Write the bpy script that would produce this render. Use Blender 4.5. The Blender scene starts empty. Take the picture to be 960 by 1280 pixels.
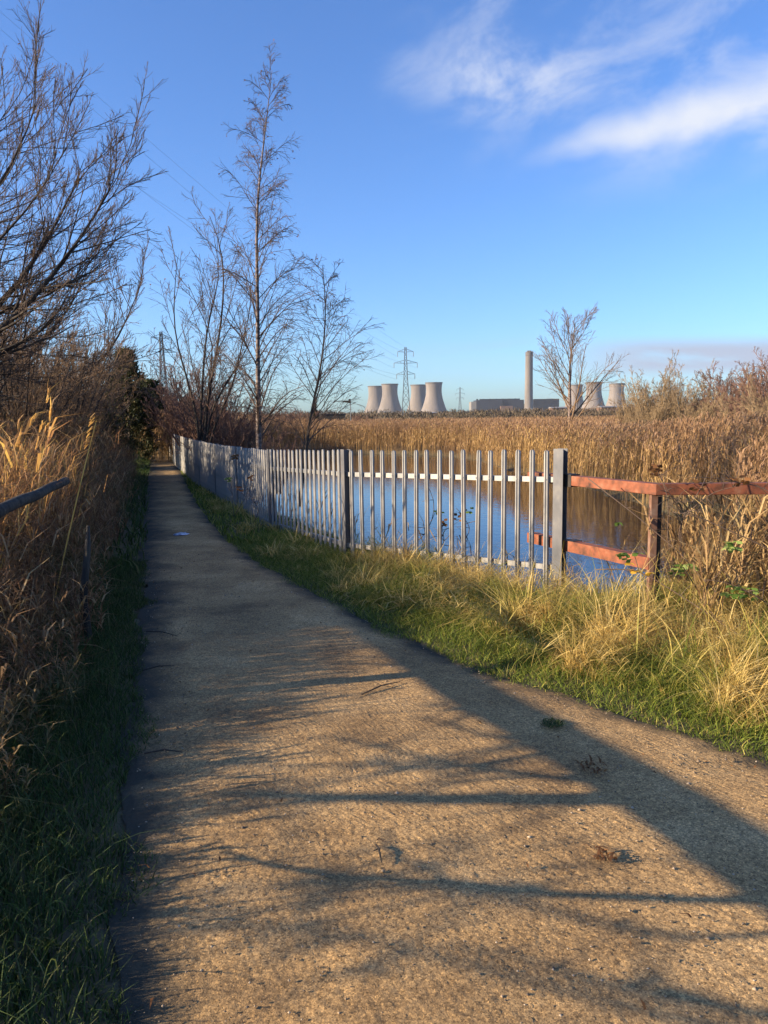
import bpy, math, random
import numpy as np
from mathutils import Vector, Matrix
random.seed(7)
RNG = np.random.default_rng(7)
sc = bpy.context.scene
COL = sc.collection
R = math.radians

# ------------------------------------------------------------------ camera
EYE = 1.7
F = 950.0                      # focal length in photo pixels (960 x 1280)
PITCH = math.atan(120 / F)
cam_d = bpy.data.cameras.new('camera')
cam = bpy.data.objects.new('camera', cam_d)
COL.objects.link(cam)
cam_d.sensor_fit = 'VERTICAL'; cam_d.sensor_height = 36; cam_d.sensor_width = 27
cam_d.lens = F / 1280 * 36
cam_d.clip_start = 0.05; cam_d.clip_end = 60000
CR = Matrix.Rotation(R(90) - PITCH, 4, 'X') @ Matrix.Rotation(R(-0.8), 4, 'Z')
cam.matrix_world = Matrix.Translation((0, 0, EYE)) @ CR
sc.camera = cam
CR3 = CR.to_3x3()

def ray(px, py):
    return CR3 @ Vector(((px - 480) / F, (640 - py) / F, -1))
def at(px, py, Y):
    d = ray(px, py); d = d * (Y / d.y)
    return Vector((d.x, d.y, d.z + EYE))
def gnd(px, py, z=0.0):
    d = ray(px, py); d = d * ((z - EYE) / d.z)
    return Vector((d.x, d.y, z))

# ------------------------------------------------------------------ light
SUN_EL, SUN_AZ = 16.5, 76.0      # azimuth: degrees from straight behind the viewer, towards the left
sv = Vector((-math.sin(R(SUN_AZ)) * math.cos(R(SUN_EL)), -math.cos(R(SUN_AZ)) * math.cos(R(SUN_EL)), math.sin(R(SUN_EL))))
sd = bpy.data.lights.new('sun', 'SUN'); sd.energy = 5.0; sd.angle = R(0.5); sd.color = (1.0, 0.80, 0.55)
so = bpy.data.objects.new('sun', sd); COL.objects.link(so)
so.rotation_euler = (-sv).to_track_quat('-Z', 'Y').to_euler(); so.location = (-30, -8, 12)

# ------------------------------------------------------------------ node helpers
def mat(name):
    m = bpy.data.materials.new(name); m.use_nodes = True
    nt = m.node_tree; nt.nodes.clear()
    o = nt.nodes.new('ShaderNodeOutputMaterial')
    b = nt.nodes.new('ShaderNodeBsdfPrincipled')
    nt.links.new(b.outputs[0], o.inputs[0])
    return m, nt, b, o
def nd(nt, typ, **kw):
    n = nt.nodes.new(typ)
    for k, v in kw.items():
        if k in n.inputs.keys(): n.inputs[k].default_value = v
        else: setattr(n, k, v)
    return n
def ramp(nt, stops, src=None, interp='LINEAR'):
    r = nt.nodes.new('ShaderNodeValToRGB'); r.color_ramp.interpolation = interp
    e = r.color_ramp.elements
    while len(e) < len(stops): e.new(0.5)
    for i, (p, c) in enumerate(stops):
        e[i].position = p; e[i].color = (c[0], c[1], c[2], 1) if len(c) == 3 else c
    if src is not None: nt.links.new(src, r.inputs[0])
    return r
def noise(nt, scale, detail=4, rough=0.55, vec=None, dist=0.0):
    n = nd(nt, 'ShaderNodeTexNoise'); n.inputs['Scale'].default_value = scale
    n.inputs['Detail'].default_value = detail; n.inputs['Roughness'].default_value = rough
    n.inputs['Distortion'].default_value = dist
    if vec is not None: nt.links.new(vec, n.inputs['Vector'])
    return n
def coords(nt, kind='Object', scale=None):
    t = nt.nodes.new('ShaderNodeTexCoord'); s = t.outputs[kind]
    if scale:
        mp = nt.nodes.new('ShaderNodeMapping'); mp.inputs['Scale'].default_value = scale
        nt.links.new(s, mp.inputs[0]); s = mp.outputs[0]
    return s
def geopos(nt, scale=None):
    g = nt.nodes.new('ShaderNodeNewGeometry'); s = g.outputs['Position']
    if scale:
        mp = nt.nodes.new('ShaderNodeMapping'); mp.inputs['Scale'].default_value = scale
        nt.links.new(s, mp.inputs[0]); s = mp.outputs[0]
    return s
def bump(nt, b, h, strength=0.5, dist=0.01):
    n = nt.nodes.new('ShaderNodeBump'); n.inputs['Strength'].default_value = strength
    n.inputs['Distance'].default_value = dist
    nt.links.new(h, n.inputs['Height']); nt.links.new(n.outputs[0], b.inputs['Normal'])
def mixc(nt, fac, a, b_, blend='MIX'):
    m = nt.nodes.new('ShaderNodeMix'); m.data_type = 'RGBA'; m.blend_type = blend
    for idx, v in ((0, fac), (6, a), (7, b_)):
        if isinstance(v, (int, float)): m.inputs[idx].default_value = v
        elif isinstance(v, tuple): m.inputs[idx].default_value = (*v, 1)
        else: nt.links.new(v, m.inputs[idx])
    return m.outputs[2]

def noisy(name, stops, scale=6, rough=0.8, metal=0.0, bstr=0.3, bdist=0.01, bscale=None, vs=None, spec=0.3):
    m, nt, b, o = mat(name)
    v = coords(nt, 'Object', vs)
    n = noise(nt, scale, 6, 0.6, v)
    nt.links.new(ramp(nt, stops, n.outputs['Fac']).outputs[0], b.inputs['Base Color'])
    b.inputs['Roughness'].default_value = rough; b.inputs['Metallic'].default_value = metal
    b.inputs['Specular IOR Level'].default_value = spec
    n2 = noise(nt, bscale or scale * 4, 5, 0.6, v)
    if bstr: bump(nt, b, n2.outputs['Fac'], bstr, bdist)
    return m

def strand(name, stops, transl=0.35, patch=None, rough=0.65):
    """thin leaves and stems: colour picked per blade, light partly shines through"""
    m, nt, b, o = mat(name)
    a = nt.nodes.new('ShaderNodeAttribute'); a.attribute_name = 'rnd'
    c = ramp(nt, stops, a.outputs['Fac']).outputs[0]
    if patch:
        n = noise(nt, patch[0], 3, 0.6, geopos(nt))
        k = ramp(nt, [(patch[2], (0, 0, 0)), (patch[3], (1, 1, 1))], n.outputs['Fac'])
        c2 = ramp(nt, patch[1], a.outputs['Fac']).outputs[0]
        c = mixc(nt, k.outputs[0], c, c2)
    nt.links.new(c, b.inputs['Base Color']); b.inputs['Roughness'].default_value = rough
    b.inputs['Specular IOR Level'].default_value = 0.25
    if transl:
        t = nt.nodes.new('ShaderNodeBsdfTranslucent'); nt.links.new(c, t.inputs[0])
        mx = nt.nodes.new('ShaderNodeMixShader'); mx.inputs[0].default_value = transl
        nt.links.new(b.outputs[0], mx.inputs[1]); nt.links.new(t.outputs[0], mx.inputs[2])
        nt.links.new(mx.outputs[0], o.inputs[0])
    return m

M = {}
# soil
m, nt, b, o = mat('soil')
p = geopos(nt); n = noise(nt, 1.3, 8, 0.65, p); n2 = noise(nt, 0.02, 4, 0.6, p)
near = ramp(nt, [(0.3, (0.035, 0.04, 0.016)), (0.55, (0.075, 0.06, 0.03)), (0.75, (0.12, 0.1, 0.05))], n.outputs['Fac']).outputs[0]
far = ramp(nt, [(0.35, (0.10, 0.085, 0.045)), (0.6, (0.16, 0.12, 0.06))], n2.outputs['Fac']).outputs[0]
nt.links.new(mixc(nt, 0.5, near, far), b.inputs['Base Color']); b.inputs['Roughness'].default_value = 0.95
bump(nt, b, noise(nt, 22, 6, 0.65, p).outputs['Fac'], 0.8, 0.03); M['soil'] = m
# path grit
m, nt, b, o = mat('path_grit')
p = geopos(nt)
big = noise(nt, 1.1, 7, 0.68, p); fine = noise(nt, 55, 3, 0.7, p); vor = nd(nt, 'ShaderNodeTexVoronoi'); vor.inputs['Scale'].default_value = 185; nt.links.new(p, vor.inputs['Vector'])
base = ramp(nt, [(0.34, (0.20, 0.130, 0.064)), (0.46, (0.33, 0.215, 0.10)), (0.56, (0.41, 0.272, 0.128)), (0.66, (0.49, 0.335, 0.165))], big.outputs['Fac']).outputs[0]
grit = ramp(nt, [(0.28, (0.55, 0.53, 0.52)), (0.5, (1, 1, 1)), (0.72, (1.35, 1.32, 1.25))], fine.outputs['Fac']).outputs[0]
c = mixc(nt, 1.0, base, grit, 'MULTIPLY')
sep = nt.nodes.new('ShaderNodeSeparateColor'); nt.links.new(vor.outputs['Color'], sep.inputs[0])
st = ramp(nt, [(0.0, (0.35, 0.34, 0.34)), (0.25, (0.8, 0.78, 0.75)), (0.7, (1, 1, 1)), (1.0, (1.7, 1.6, 1.4))], sep.outputs[0]).outputs[0]
c = mixc(nt, 0.85, c, mixc(nt, 1.0, c, st, 'MULTIPLY'))
# darker damp dirt along the left hand edge
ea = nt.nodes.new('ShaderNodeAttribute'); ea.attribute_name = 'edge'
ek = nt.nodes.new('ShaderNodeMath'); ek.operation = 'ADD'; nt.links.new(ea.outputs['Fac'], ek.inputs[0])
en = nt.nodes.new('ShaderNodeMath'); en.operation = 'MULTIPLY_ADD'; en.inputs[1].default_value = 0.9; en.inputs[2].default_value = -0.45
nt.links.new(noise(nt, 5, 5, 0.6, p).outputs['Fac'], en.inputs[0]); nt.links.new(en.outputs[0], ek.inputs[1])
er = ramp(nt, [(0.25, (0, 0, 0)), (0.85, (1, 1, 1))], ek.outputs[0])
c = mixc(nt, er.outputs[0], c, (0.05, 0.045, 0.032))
nt.links.new(c, b.inputs['Base Color']); b.inputs['Roughness'].default_value = 0.9; b.inputs['Specular IOR Level'].default_value = 0.25
bump(nt, b, noise(nt, 210, 3, 0.75, p).outputs['Fac'], 0.7, 0.006); M['path'] = m
# water
m, nt, b, o = mat('pond_water')
b.inputs['Base Color'].default_value = (0.012, 0.018, 0.022, 1); b.inputs['Roughness'].default_value = 0.015
b.inputs['IOR'].default_value = 1.33; b.inputs['Specular IOR Level'].default_value = 0.9
bump(nt, b, noise(nt, 5.0, 3, 0.55, geopos(nt, (1, 0.8, 1))).outputs['Fac'], 0.2, 0.025); M['water'] = m

M['galv'] = noisy('galvanised_steel', [(0.28, (0.13, 0.132, 0.135)), (0.48, (0.24, 0.238, 0.235)), (0.62, (0.34, 0.325, 0.30)), (0.74, (0.18, 0.12, 0.075))], 9, 0.5, 0.25, 0.12, 0.002, 40, (1, 1, 0.35), 0.5)
M['galv_post'] = noisy('weathered_post_steel', [(0.3, (0.07, 0.075, 0.085)), (0.55, (0.12, 0.12, 0.13)), (0.75, (0.2, 0.19, 0.17))], 7, 0.6, 0.3, 0.15, 0.003, 40, (1, 1, 0.5), 0.4)
M['orange'] = noisy('rust_red_paint', [(0.32, (0.05, 0.026, 0.018)), (0.44, (0.15, 0.052, 0.028)), (0.56, (0.22, 0.07, 0.034)), (0.7, (0.24, 0.11, 0.065))], 9, 0.7, 0.0, 0.35, 0.004, 45)
M['orange_post'] = noisy('flaking_post_paint', [(0.3, (0.06, 0.035, 0.025)), (0.5, (0.17, 0.09, 0.06)), (0.7, (0.24, 0.17, 0.13))], 9, 0.75, 0.0, 0.3, 0.004, 30)
M['dark_steel'] = noisy('dark_steel', [(0.3, (0.012, 0.012, 0.014)), (0.7, (0.04, 0.035, 0.03))], 8, 0.7)
M['old_wood'] = noisy('old_grey_wood', [(0.3, (0.016, 0.015, 0.014)), (0.5, (0.04, 0.037, 0.034)), (0.7, (0.08, 0.073, 0.06))], 3, 0.9, 0, 0.8, 0.012, 16, (9, 9, 1.2))
M['bark'] = noisy('grey_brown_bark', [(0.3, (0.025, 0.02, 0.017)), (0.6, (0.06, 0.047, 0.037)), (0.75, (0.10, 0.09, 0.05))], 5, 0.9, 0, 0.7, 0.01, 20, (1, 1, 0.3))
M['twig'] = noisy('brown_twigs', [(0.3, (0.055, 0.038, 0.03)), (0.7, (0.13, 0.088, 0.065))], 2, 0.8, 0, 0)
M['twig_brown'] = noisy('hedge_twigs', [(0.3, (0.10, 0.062, 0.038)), (0.7, (0.23, 0.15, 0.09))], 2, 0.8, 0, 0)
M['twig_pink'] = noisy('reddish_twigs', [(0.3, (0.10, 0.055, 0.042)), (0.7, (0.24, 0.14, 0.10))], 2, 0.8, 0, 0)
M['twig_pale'] = noisy('pale_twigs', [(0.3, (0.15, 0.105, 0.06)), (0.7, (0.32, 0.23, 0.13))], 2, 0.8, 0, 0)
m, nt, b, o = mat('birch_bark')
p = coords(nt, 'Object', (3, 3, 9)); n = noise(nt, 2.4, 5, 0.6, p, 0.6)
nt.links.new(ramp(nt, [(0.38, (0.03, 0.022, 0.02)), (0.5, (0.12, 0.08, 0.065)), (0.68, (0.25, 0.20, 0.175))], n.outputs['Fac']).outputs[0], b.inputs['Base Color'])
b.inputs['Roughness'].default_value = 0.75; M['birch'] = m
M['concrete'] = None
m, nt, b, o = mat('tower_concrete')
n = noise(nt, 0.03, 6, 0.6, coords(nt, 'Object', (1, 1, 0.25))); n2 = noise(nt, 0.25, 3, 0.5, coords(nt, 'Object', (1, 1, 0.06)))
c = ramp(nt, [(0.3, (0.125, 0.108, 0.096)), (0.7, (0.22, 0.185, 0.16))], n.outputs['Fac']).outputs[0]
c = mixc(nt, 0.35, c, mixc(nt, 1.0, c, ramp(nt, [(0.35, (0.6, 0.6, 0.62)), (0.6, (1, 1, 1))], n2.outputs['Fac']).outputs[0], 'MULTIPLY'))
nt.links.new(c, b.inputs['Base Color']); b.inputs['Roughness'].default_value = 0.9; M['concrete'] = m
M['rim'] = noisy('dark_concrete_rim', [(0.3, (0.07, 0.06, 0.055)), (0.7, (0.13, 0.11, 0.1))], 0.1, 0.9, 0, 0)
M['cladding'] = noisy('blue_grey_cladding', [(0.3, (0.014, 0.018, 0.03)), (0.7, (0.024, 0.028, 0.042))], 0.02, 0.7, 0, 0)
M['cladding_dark'] = noisy('dark_cladding', [(0.3, (0.01, 0.012, 0.02)), (0.7, (0.016, 0.019, 0.028))], 0.02, 0.7, 0, 0)
M['pale_roof'] = noisy('pale_roofing', [(0.3, (0.16, 0.15, 0.14)), (0.7, (0.24, 0.22, 0.2))], 0.05, 0.6, 0, 0)
M['brick'] = noisy('dull_brick', [(0.3, (0.10, 0.06, 0.045)), (0.7, (0.17, 0.1, 0.07))], 0.4, 0.9, 0, 0)
M['pylon'] = noisy('pylon_steel', [(0.3, (0.10, 0.11, 0.12)), (0.7, (0.17, 0.18, 0.19))], 0.2, 0.6, 0.3, 0)
M['wire'] = noisy('wire_metal', [(0.3, (0.16, 0.19, 0.24)), (0.7, (0.2, 0.23, 0.28))], 0.2, 0.5, 0.3, 0)

# ------------------------------------------------------------------ object helpers
def tag(o, label=None, cat=None, group=None, kind=None):
    if label: o['label'] = label
    if cat: o['category'] = cat
    if group: o['group'] = group
    if kind: o['kind'] = kind
    return o
def empty(name, loc=(0, 0, 0), label=None, cat=None, group=None):
    o = bpy.data.objects.new(name, None); COL.objects.link(o); o.location = loc
    o.empty_display_size = 0.2
    return tag(o, label, cat, group)
def npmesh(name, V, F4=None, F3=None, m=None, parent=None, rnd=None, smooth=False, extra=None):
    V = np.asarray(V, np.float32).reshape(-1, 3)
    me = bpy.data.meshes.new(name)
    n4 = 0 if F4 is None else len(F4); n3 = 0 if F3 is None else len(F3)
    loops = []
    if n4: loops.append(np.asarray(F4, np.int32).ravel())
    if n3: loops.append(np.asarray(F3, np.int32).ravel())
    L = np.concatenate(loops)
    me.vertices.add(len(V)); me.vertices.foreach_set('co', V.ravel())
    me.loops.add(len(L)); me.loops.foreach_set('vertex_index', L)
    me.polygons.add(n4 + n3)
    ls = np.concatenate([np.arange(n4) * 4, n4 * 4 + np.arange(n3) * 3]).astype(np.int32)
    me.polygons.foreach_set('loop_start', ls)
    if smooth: me.polygons.foreach_set('use_smooth', np.ones(n4 + n3, bool))
    if rnd is not None:
        a = me.attributes.new('rnd', 'FLOAT', 'POINT'); a.data.foreach_set('value', np.asarray(rnd, np.float32).ravel())
    if extra:
        for k, v in extra.items():
            a = me.attributes.new(k, 'FLOAT', 'POINT'); a.data.foreach_set('value', np.asarray(v, np.float32).ravel())
    me.update(calc_edges=True); me.validate()
    if m: me.materials.append(m)
    o = bpy.data.objects.new(name, me); COL.objects.link(o)
    if parent: o.parent = parent
    return o

class MB:
    """collects shapes for one mesh"""
    def __init__(s): s.v = []; s.f = []
    def add(s, vs, fs):
        k = len(s.v); s.v += [tuple(v) for v in vs]; s.f += [tuple(i + k for i in f) for f in fs]
    def box(s, c, d, rz=0.0, bev=0.0):
        x, y, z = d[0] / 2, d[1] / 2, d[2] / 2; cr, sr = math.cos(rz), math.sin(rz)
        vs = [(c[0] + a * x * cr - b_ * y * sr, c[1] + a * x * sr + b_ * y * cr, c[2] + e * z) for e in (-1, 1) for a, b_ in ((-1, -1), (1, -1), (1, 1), (-1, 1))]
        s.add(vs, [(3, 2, 1, 0), (4, 5, 6, 7), (0, 1, 5, 4), (1, 2, 6, 5), (2, 3, 7, 6), (3, 0, 4, 7)])
    def beam(s, a, b_, w, h=None, up=(0, 0, 1)):
        a, b_ = Vector(a), Vector(b_); h = h or w; t = (b_ - a).normalized(); u = Vector(up)
        if abs(t.dot(u)) > 0.98: u = Vector((1, 0, 0))
        r = t.cross(u).normalized(); u = r.cross(t).normalized()
        vs = [p + r * (i * w / 2) + u * (j * h / 2) for p in (a, b_) for i, j in ((-1, -1), (1, -1), (1, 1), (-1, 1))]
        s.add(vs, [(0, 1, 2, 3), (7, 6, 5, 4), (4, 5, 1, 0), (5, 6, 2, 1), (6, 7, 3, 2), (7, 4, 0, 3)])
    def tube(s, pts, rad, n=8, cap=True):
        pts = [Vector(p) for p in pts]
        if not hasattr(rad, '__len__'): rad = [rad] * len(pts)
        vs = []
        for i, p in enumerate(pts):
            t = (pts[min(i + 1, len(pts) - 1)] - pts[max(i - 1, 0)]).normalized()
            u = Vector((0, 0, 1)) if abs(t.z) < 0.9 else Vector((1, 0, 0))
            r = t.cross(u).normalized(); u = r.cross(t)
            for k in range(n):
                a = 2 * math.pi * k / n; vs.append(p + (r * math.cos(a) + u * math.sin(a)) * rad[i])
        fs = [(i * n + k, i * n + (k + 1) % n, (i + 1) * n + (k + 1) % n, (i + 1) * n + k) for i in range(len(pts) - 1) for k in range(n)]
        if cap: fs += [tuple(range(n - 1, -1, -1)), tuple((len(pts) - 1) * n + k for k in range(n))]
        s.add(vs, fs)
    def lathe(s, prof, n=48, cap=False):
        vs = [(r * math.cos(2 * math.pi * k / n), r * math.sin(2 * math.pi * k / n), z) for r, z in prof for k in range(n)]
        fs = [(i * n + k, i * n + (k + 1) % n, (i + 1) * n + (k + 1) % n, (i + 1) * n + k) for i in range(len(prof) - 1) for k in range(n)]
        if cap: fs.append(tuple((len(prof) - 1) * n + k for k in range(n)))
        s.add(vs, fs)
    def build(s, name, m, parent=None, smooth=False, loc=None):
        me = bpy.data.meshes.new(name); me.from_pydata(s.v, [], s.f); me.update()
        if m: me.materials.append(m)
        if smooth: me.polygons.foreach_set('use_smooth', [True] * len(me.polygons))
        o = bpy.data.objects.new(name, me); COL.objects.link(o)
        if parent: o.parent = parent
        if loc: o.location = loc
        return o

def copy_tree(o, parent=None):
    c = o.copy(); COL.objects.link(c)
    if parent: c.parent = parent
    for ch in list(o.children): copy_tree(ch, c)
    return c

# ------------------------------------------------------------------ numpy noise
def vnoise(x, y, seed=0):
    rg = np.random.default_rng(seed); T = rg.random((256, 256))
    xi = np.floor(x).astype(int); yi = np.floor(y).astype(int); fx = x - xi; fy = y - yi
    fx = fx * fx * (3 - 2 * fx); fy = fy * fy * (3 - 2 * fy)
    a = T[xi % 256, yi % 256]; b_ = T[(xi + 1) % 256, yi % 256]; c = T[xi % 256, (yi + 1) % 256]; d = T[(xi + 1) % 256, (yi + 1) % 256]
    return (a * (1 - fx) + b_ * fx) * (1 - fy) + (c * (1 - fx) + d * fx) * fy
def fbm(x, y, oct=4, seed=0):
    s = 0; a = 0.5; t = 0
    for i in range(oct):
        s = s + a * vnoise(x * 2 ** i, y * 2 ** i, seed + i); t += a; a *= 0.5
    return s / t

# ------------------------------------------------------------------ layout curves
PL = [(163, 1278), (162, 1100), (168, 950), (175, 850), (180, 750), (180, 650), (183, 600), (187, 570), (190, 552), (193, 542), (194.5, 537)]
PR = [(962, 963), (860, 925), (760, 893), (700, 871), (620, 850), (560, 825), (500, 800), (430, 765), (370, 735), (320, 705), (285, 680), (260, 650), (243, 625), (230, 600), (222, 580), (212, 565), (206, 552), (200.5, 542), (197.5, 537)]
pl = [gnd(*p) for p in PL]; pr = [gnd(*p) for p in PR]
plx, ply = np.array([p.x for p in pl]), np.array([p.y for p in pl])
prx, pry = np.array([p.x for p in pr]), np.array([p.y for p in pr])
# carry both edges on behind the viewer and beyond the last visible metres
s0 = (prx[1] - prx[0]) / (pry[1] - pry[0])
plx = np.concatenate([[plx[0] + 1.2, plx[0] + .45], plx, [plx[-1] - 30]]); ply = np.concatenate([[-4, -0.2], ply, [ply[-1] + 90]])
prx = np.concatenate([[7.5, 6.0, 3.6], prx, [prx[-1] - 30]]); pry = np.concatenate([[-4, -0.5, 2.2], pry, [pry[-1] + 90]])
def edgeL(y): return np.interp(y, ply, plx)
def edgeR(y): return np.interp(y, pry, prx)

fence_px = [(701, 7.1), (432, 8.9), (338, 11.4), (298, 14.0)]
fence_pts = [at(px, 560, Y) for px, Y in fence_px]
fence_pts = [Vector((p.x, p.y, 0)) for p in fence_pts]
for px, Y in ((262, 17.6), (240, 21.0), (220, 27.5), (205.5, 49), (201.5, 64)):
    q = at(px, 560, Y); fence_pts.append(Vector((q.x, q.y, 0)))
def fence_top(Y):
    return float(np.interp(Y, [7.1, 8.9, 11.5, 15.5, 27, 49, 64], [1.365, 1.31, 1.22, 1.15, 1.15, 1.06, 1.0]))
fpx = np.array([p.x for p in fence_pts]); fpy = np.array([p.y for p in fence_pts])

WZ = -0.8                     # water level
far_px = [(905, 668), (860, 655), (815, 640), (770, 625), (725, 612), (700, 604), (655, 595), (620, 586), (590, 576), (545, 570), (480, 568), (420, 567), (365, 567), (330, 567)]
pond = [Vector((-3.4, 20.0, 0)), Vector((-1.9, 15.4, 0)), Vector((-0.3, 12.2, 0)), Vector((0.5, 10.5, 0)), Vector((1.3, 9.0, 0)), Vector((2.0, 8.1, 0)), Vector((2.9, 7.9, 0)), Vector((3.9, 8.9, 0)), Vector((5.0, 10.4, 0))]
pond += [gnd(px, py, WZ) for px, py in far_px] + [Vector((-6.2, 36, 0))]
PX = np.array([p.x for p in pond]); PY = np.array([p.y for p in pond])
def pond_sd(x, y):
    """signed distance to the pond's edge, negative in the water"""
    x = np.asarray(x, float); y = np.asarray(y, float); d = np.full(x.shape, 1e9); ins = np.zeros(x.shape, bool)
    n = len(PX)
    for i in range(n):
        x0, y0, x1, y1 = PX[i], PY[i], PX[(i + 1) % n], PY[(i + 1) % n]
        dx, dy = x1 - x0, y1 - y0; t = np.clip(((x - x0) * dx + (y - y0) * dy) / (dx * dx + dy * dy), 0, 1)
        d = np.minimum(d, np.hypot(x - x0 - t * dx, y - y0 - t * dy))
        c = ((y0 > y) != (y1 > y)) & (x < (x1 - x0) * (y - y0) / (y1 - y0 + 1e-12) + x0); ins ^= c
    return np.where(ins, -d, d)
def height(x, y):
    x = np.asarray(x, float); y = np.asarray(y, float)
    sd_ = pond_sd(x, y) + (fbm(x * 0.7, y * 0.7, 3, 40) - 0.5) * 0.7
    path_d = np.maximum(edgeL(y) - x, x - edgeR(y))              # >0 off the path
    h = np.clip(path_d, 0, 1.0) * 0.03 * (y < 80)
    left = np.clip(edgeL(y) - x, 0, 6)
    h = h + np.where(edgeL(y) > x, 0.05 * np.clip(left - 0.4, 0, 3), 0) * (y < 200)
    h = h + (fbm(x * 1.5, y * 1.5, 4, 3) - 0.5) * 0.08 * np.clip(path_d * 2, 0, 1)
    lowfar = np.interp(y, [9, 22, 60, 300], [0.0, -0.62, -0.6, 0.0])     # marsh behind the pond
    rightside = 1 / (1 + np.exp(-(x - np.interp(y, [8, 14, 30, 80], [3.5, -1.5, -6, -12])) * 1.5))
    h = h * (1 - rightside) + lowfar * rightside
    k = np.clip(sd_ / 1.3, -1, 1); k = k * k * (3 - 2 * np.abs(k)) * np.sign(k)
    bank = WZ - 0.03 + np.maximum(k, 0) * (h - WZ + 0.03) + np.minimum(k, 0) * 0.9
    h = np.where(sd_ < 1.3, bank, h)
    return h

# ------------------------------------------------------------------ ground, path, water
def axis(lo, hi, step, far, grow=1.13):
    a = list(np.arange(lo, hi + 1e-6, step)); s = step
    while a[-1] < far: s = min(s * grow, 600); a.append(a[-1] + s)
    s = step
    while a[0] > -far: s = min(s * grow, 600); a.insert(0, a[0] - s)
    return np.array(a)
def grid(xs, ys):
    X, Y = np.meshgrid(xs, ys); nx, ny = len(xs), len(ys)
    i = np.arange(nx - 1)[None, :] + np.arange(ny - 1)[:, None] * nx
    Fq = np.stack([i, i + 1, i + 1 + nx, i + nx], -1).reshape(-1, 4)
    return X, Y, Fq
gx = axis(-9, 12, 0.16, 14000); gy = axis(-3, 56, 0.17, 14000)
X, Y, Fq = grid(gx, gy); Z = height(X, Y)
inpath = (X > edgeL(Y) - 0.02) & (X < edgeR(Y) + 0.02) & (Y < 100) & (Y > -4)
Z = np.where(inpath, Z - 0.03, Z)
tag(npmesh('ground', np.stack([X, Y, Z], -1), Fq, None, M['soil'], smooth=True), kind='structure')

ys = [-3.9]
while ys[-1] < 190:
    y = ys[-1]; ys.append(y + (0.05 if y < 1.2 else min(max(0.0085, 0.0085 * (y / 2.4) ** 1.7), 2.0)))
ys = np.array(ys); U = np.linspace(0, 1, 441)
Yp, Up = np.meshgrid(ys, U, indexing='ij')
wob = (fbm(Yp * 2.9, Yp * 0 + 5, 4, 9) - .5) * 0.28 * np.clip((Yp - 1.5) / 3, .15, 1.0); wob2 = (fbm(Yp * 2.1, Yp * 0 + 9, 4, 19) - .5) * 0.3
xl = edgeL(Yp) + wob - 0.04; xr = edgeR(Yp) + wob2 + 0.05
Xp = xl + (xr - xl) * Up
Zp = 0.006 + 0.02 * np.clip(np.minimum(Up, 1 - Up) * 6, 0, 1) + (fbm(Xp * 1.2, Yp * 1.2, 3, 21) - .5) * 0.03
amp = np.clip(1.3 - Yp / 7, 0.12, 1)
g1 = fbm(Xp * 46, Yp * 46, 2, 31); g2 = fbm(Xp * 15, Yp * 15, 2, 35)
Zp = Zp + amp * ((g1 - .5) * 0.0035 + RNG.normal(0, 0.0014, Zp.shape) + (g2 - .5) * 0.003)
nx = len(U); i = np.arange(nx - 1)[None, :] + np.arange(len(ys) - 1)[:, None] * nx
Fp = np.stack([i, i + 1, i + 1 + nx, i + nx], -1).reshape(-1, 4)
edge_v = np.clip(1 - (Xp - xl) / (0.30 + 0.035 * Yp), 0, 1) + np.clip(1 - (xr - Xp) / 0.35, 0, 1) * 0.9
tag(npmesh('path', np.stack([Xp, Yp, Zp], -1), Fp, None, M['path'], smooth=True, extra={'edge': edge_v}), kind='structure')

wx = np.array([-12, 15]); wy = np.array([6.5, 58]); Xw, Yw, Fw = grid(wx, wy)
tag(npmesh('water', np.stack([Xw, Yw, Xw * 0 + WZ], -1), Fw, None, M['water']), kind='structure')
M['rag'] = noisy('dirty_white_plastic', [(0.35, (0.12, 0.12, 0.16)), (0.6, (0.6, 0.6, 0.68))], 14, 0.5, 0, 0.2, 0.005)
pc = gnd(227, 669, .03); gu = np.linspace(-1, 1, 16); GX, GY, GF = grid(gu, gu); rr_ = np.hypot(GX, GY)
GZ = .012 + .05 * fbm(GX * 2.2 + 5, GY * 2.2, 3, 61) * np.clip(1.2 - rr_, 0, 1); sq = 1 / (1 + .35 * np.abs(GX * GY)) * (1 + .35 * (fbm(GX * 1.5, GY * 1.5, 2, 62) - .5))
o = npmesh('litter_bag', np.stack([GX * .12 * sq, GY * .11 * sq, GZ], -1), GF, None, M['rag'], smooth=True); o.location = pc; o.rotation_euler.z = .2
tag(o, 'small crumpled scrap of white plastic lying on the shaded path', 'litter')

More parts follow.
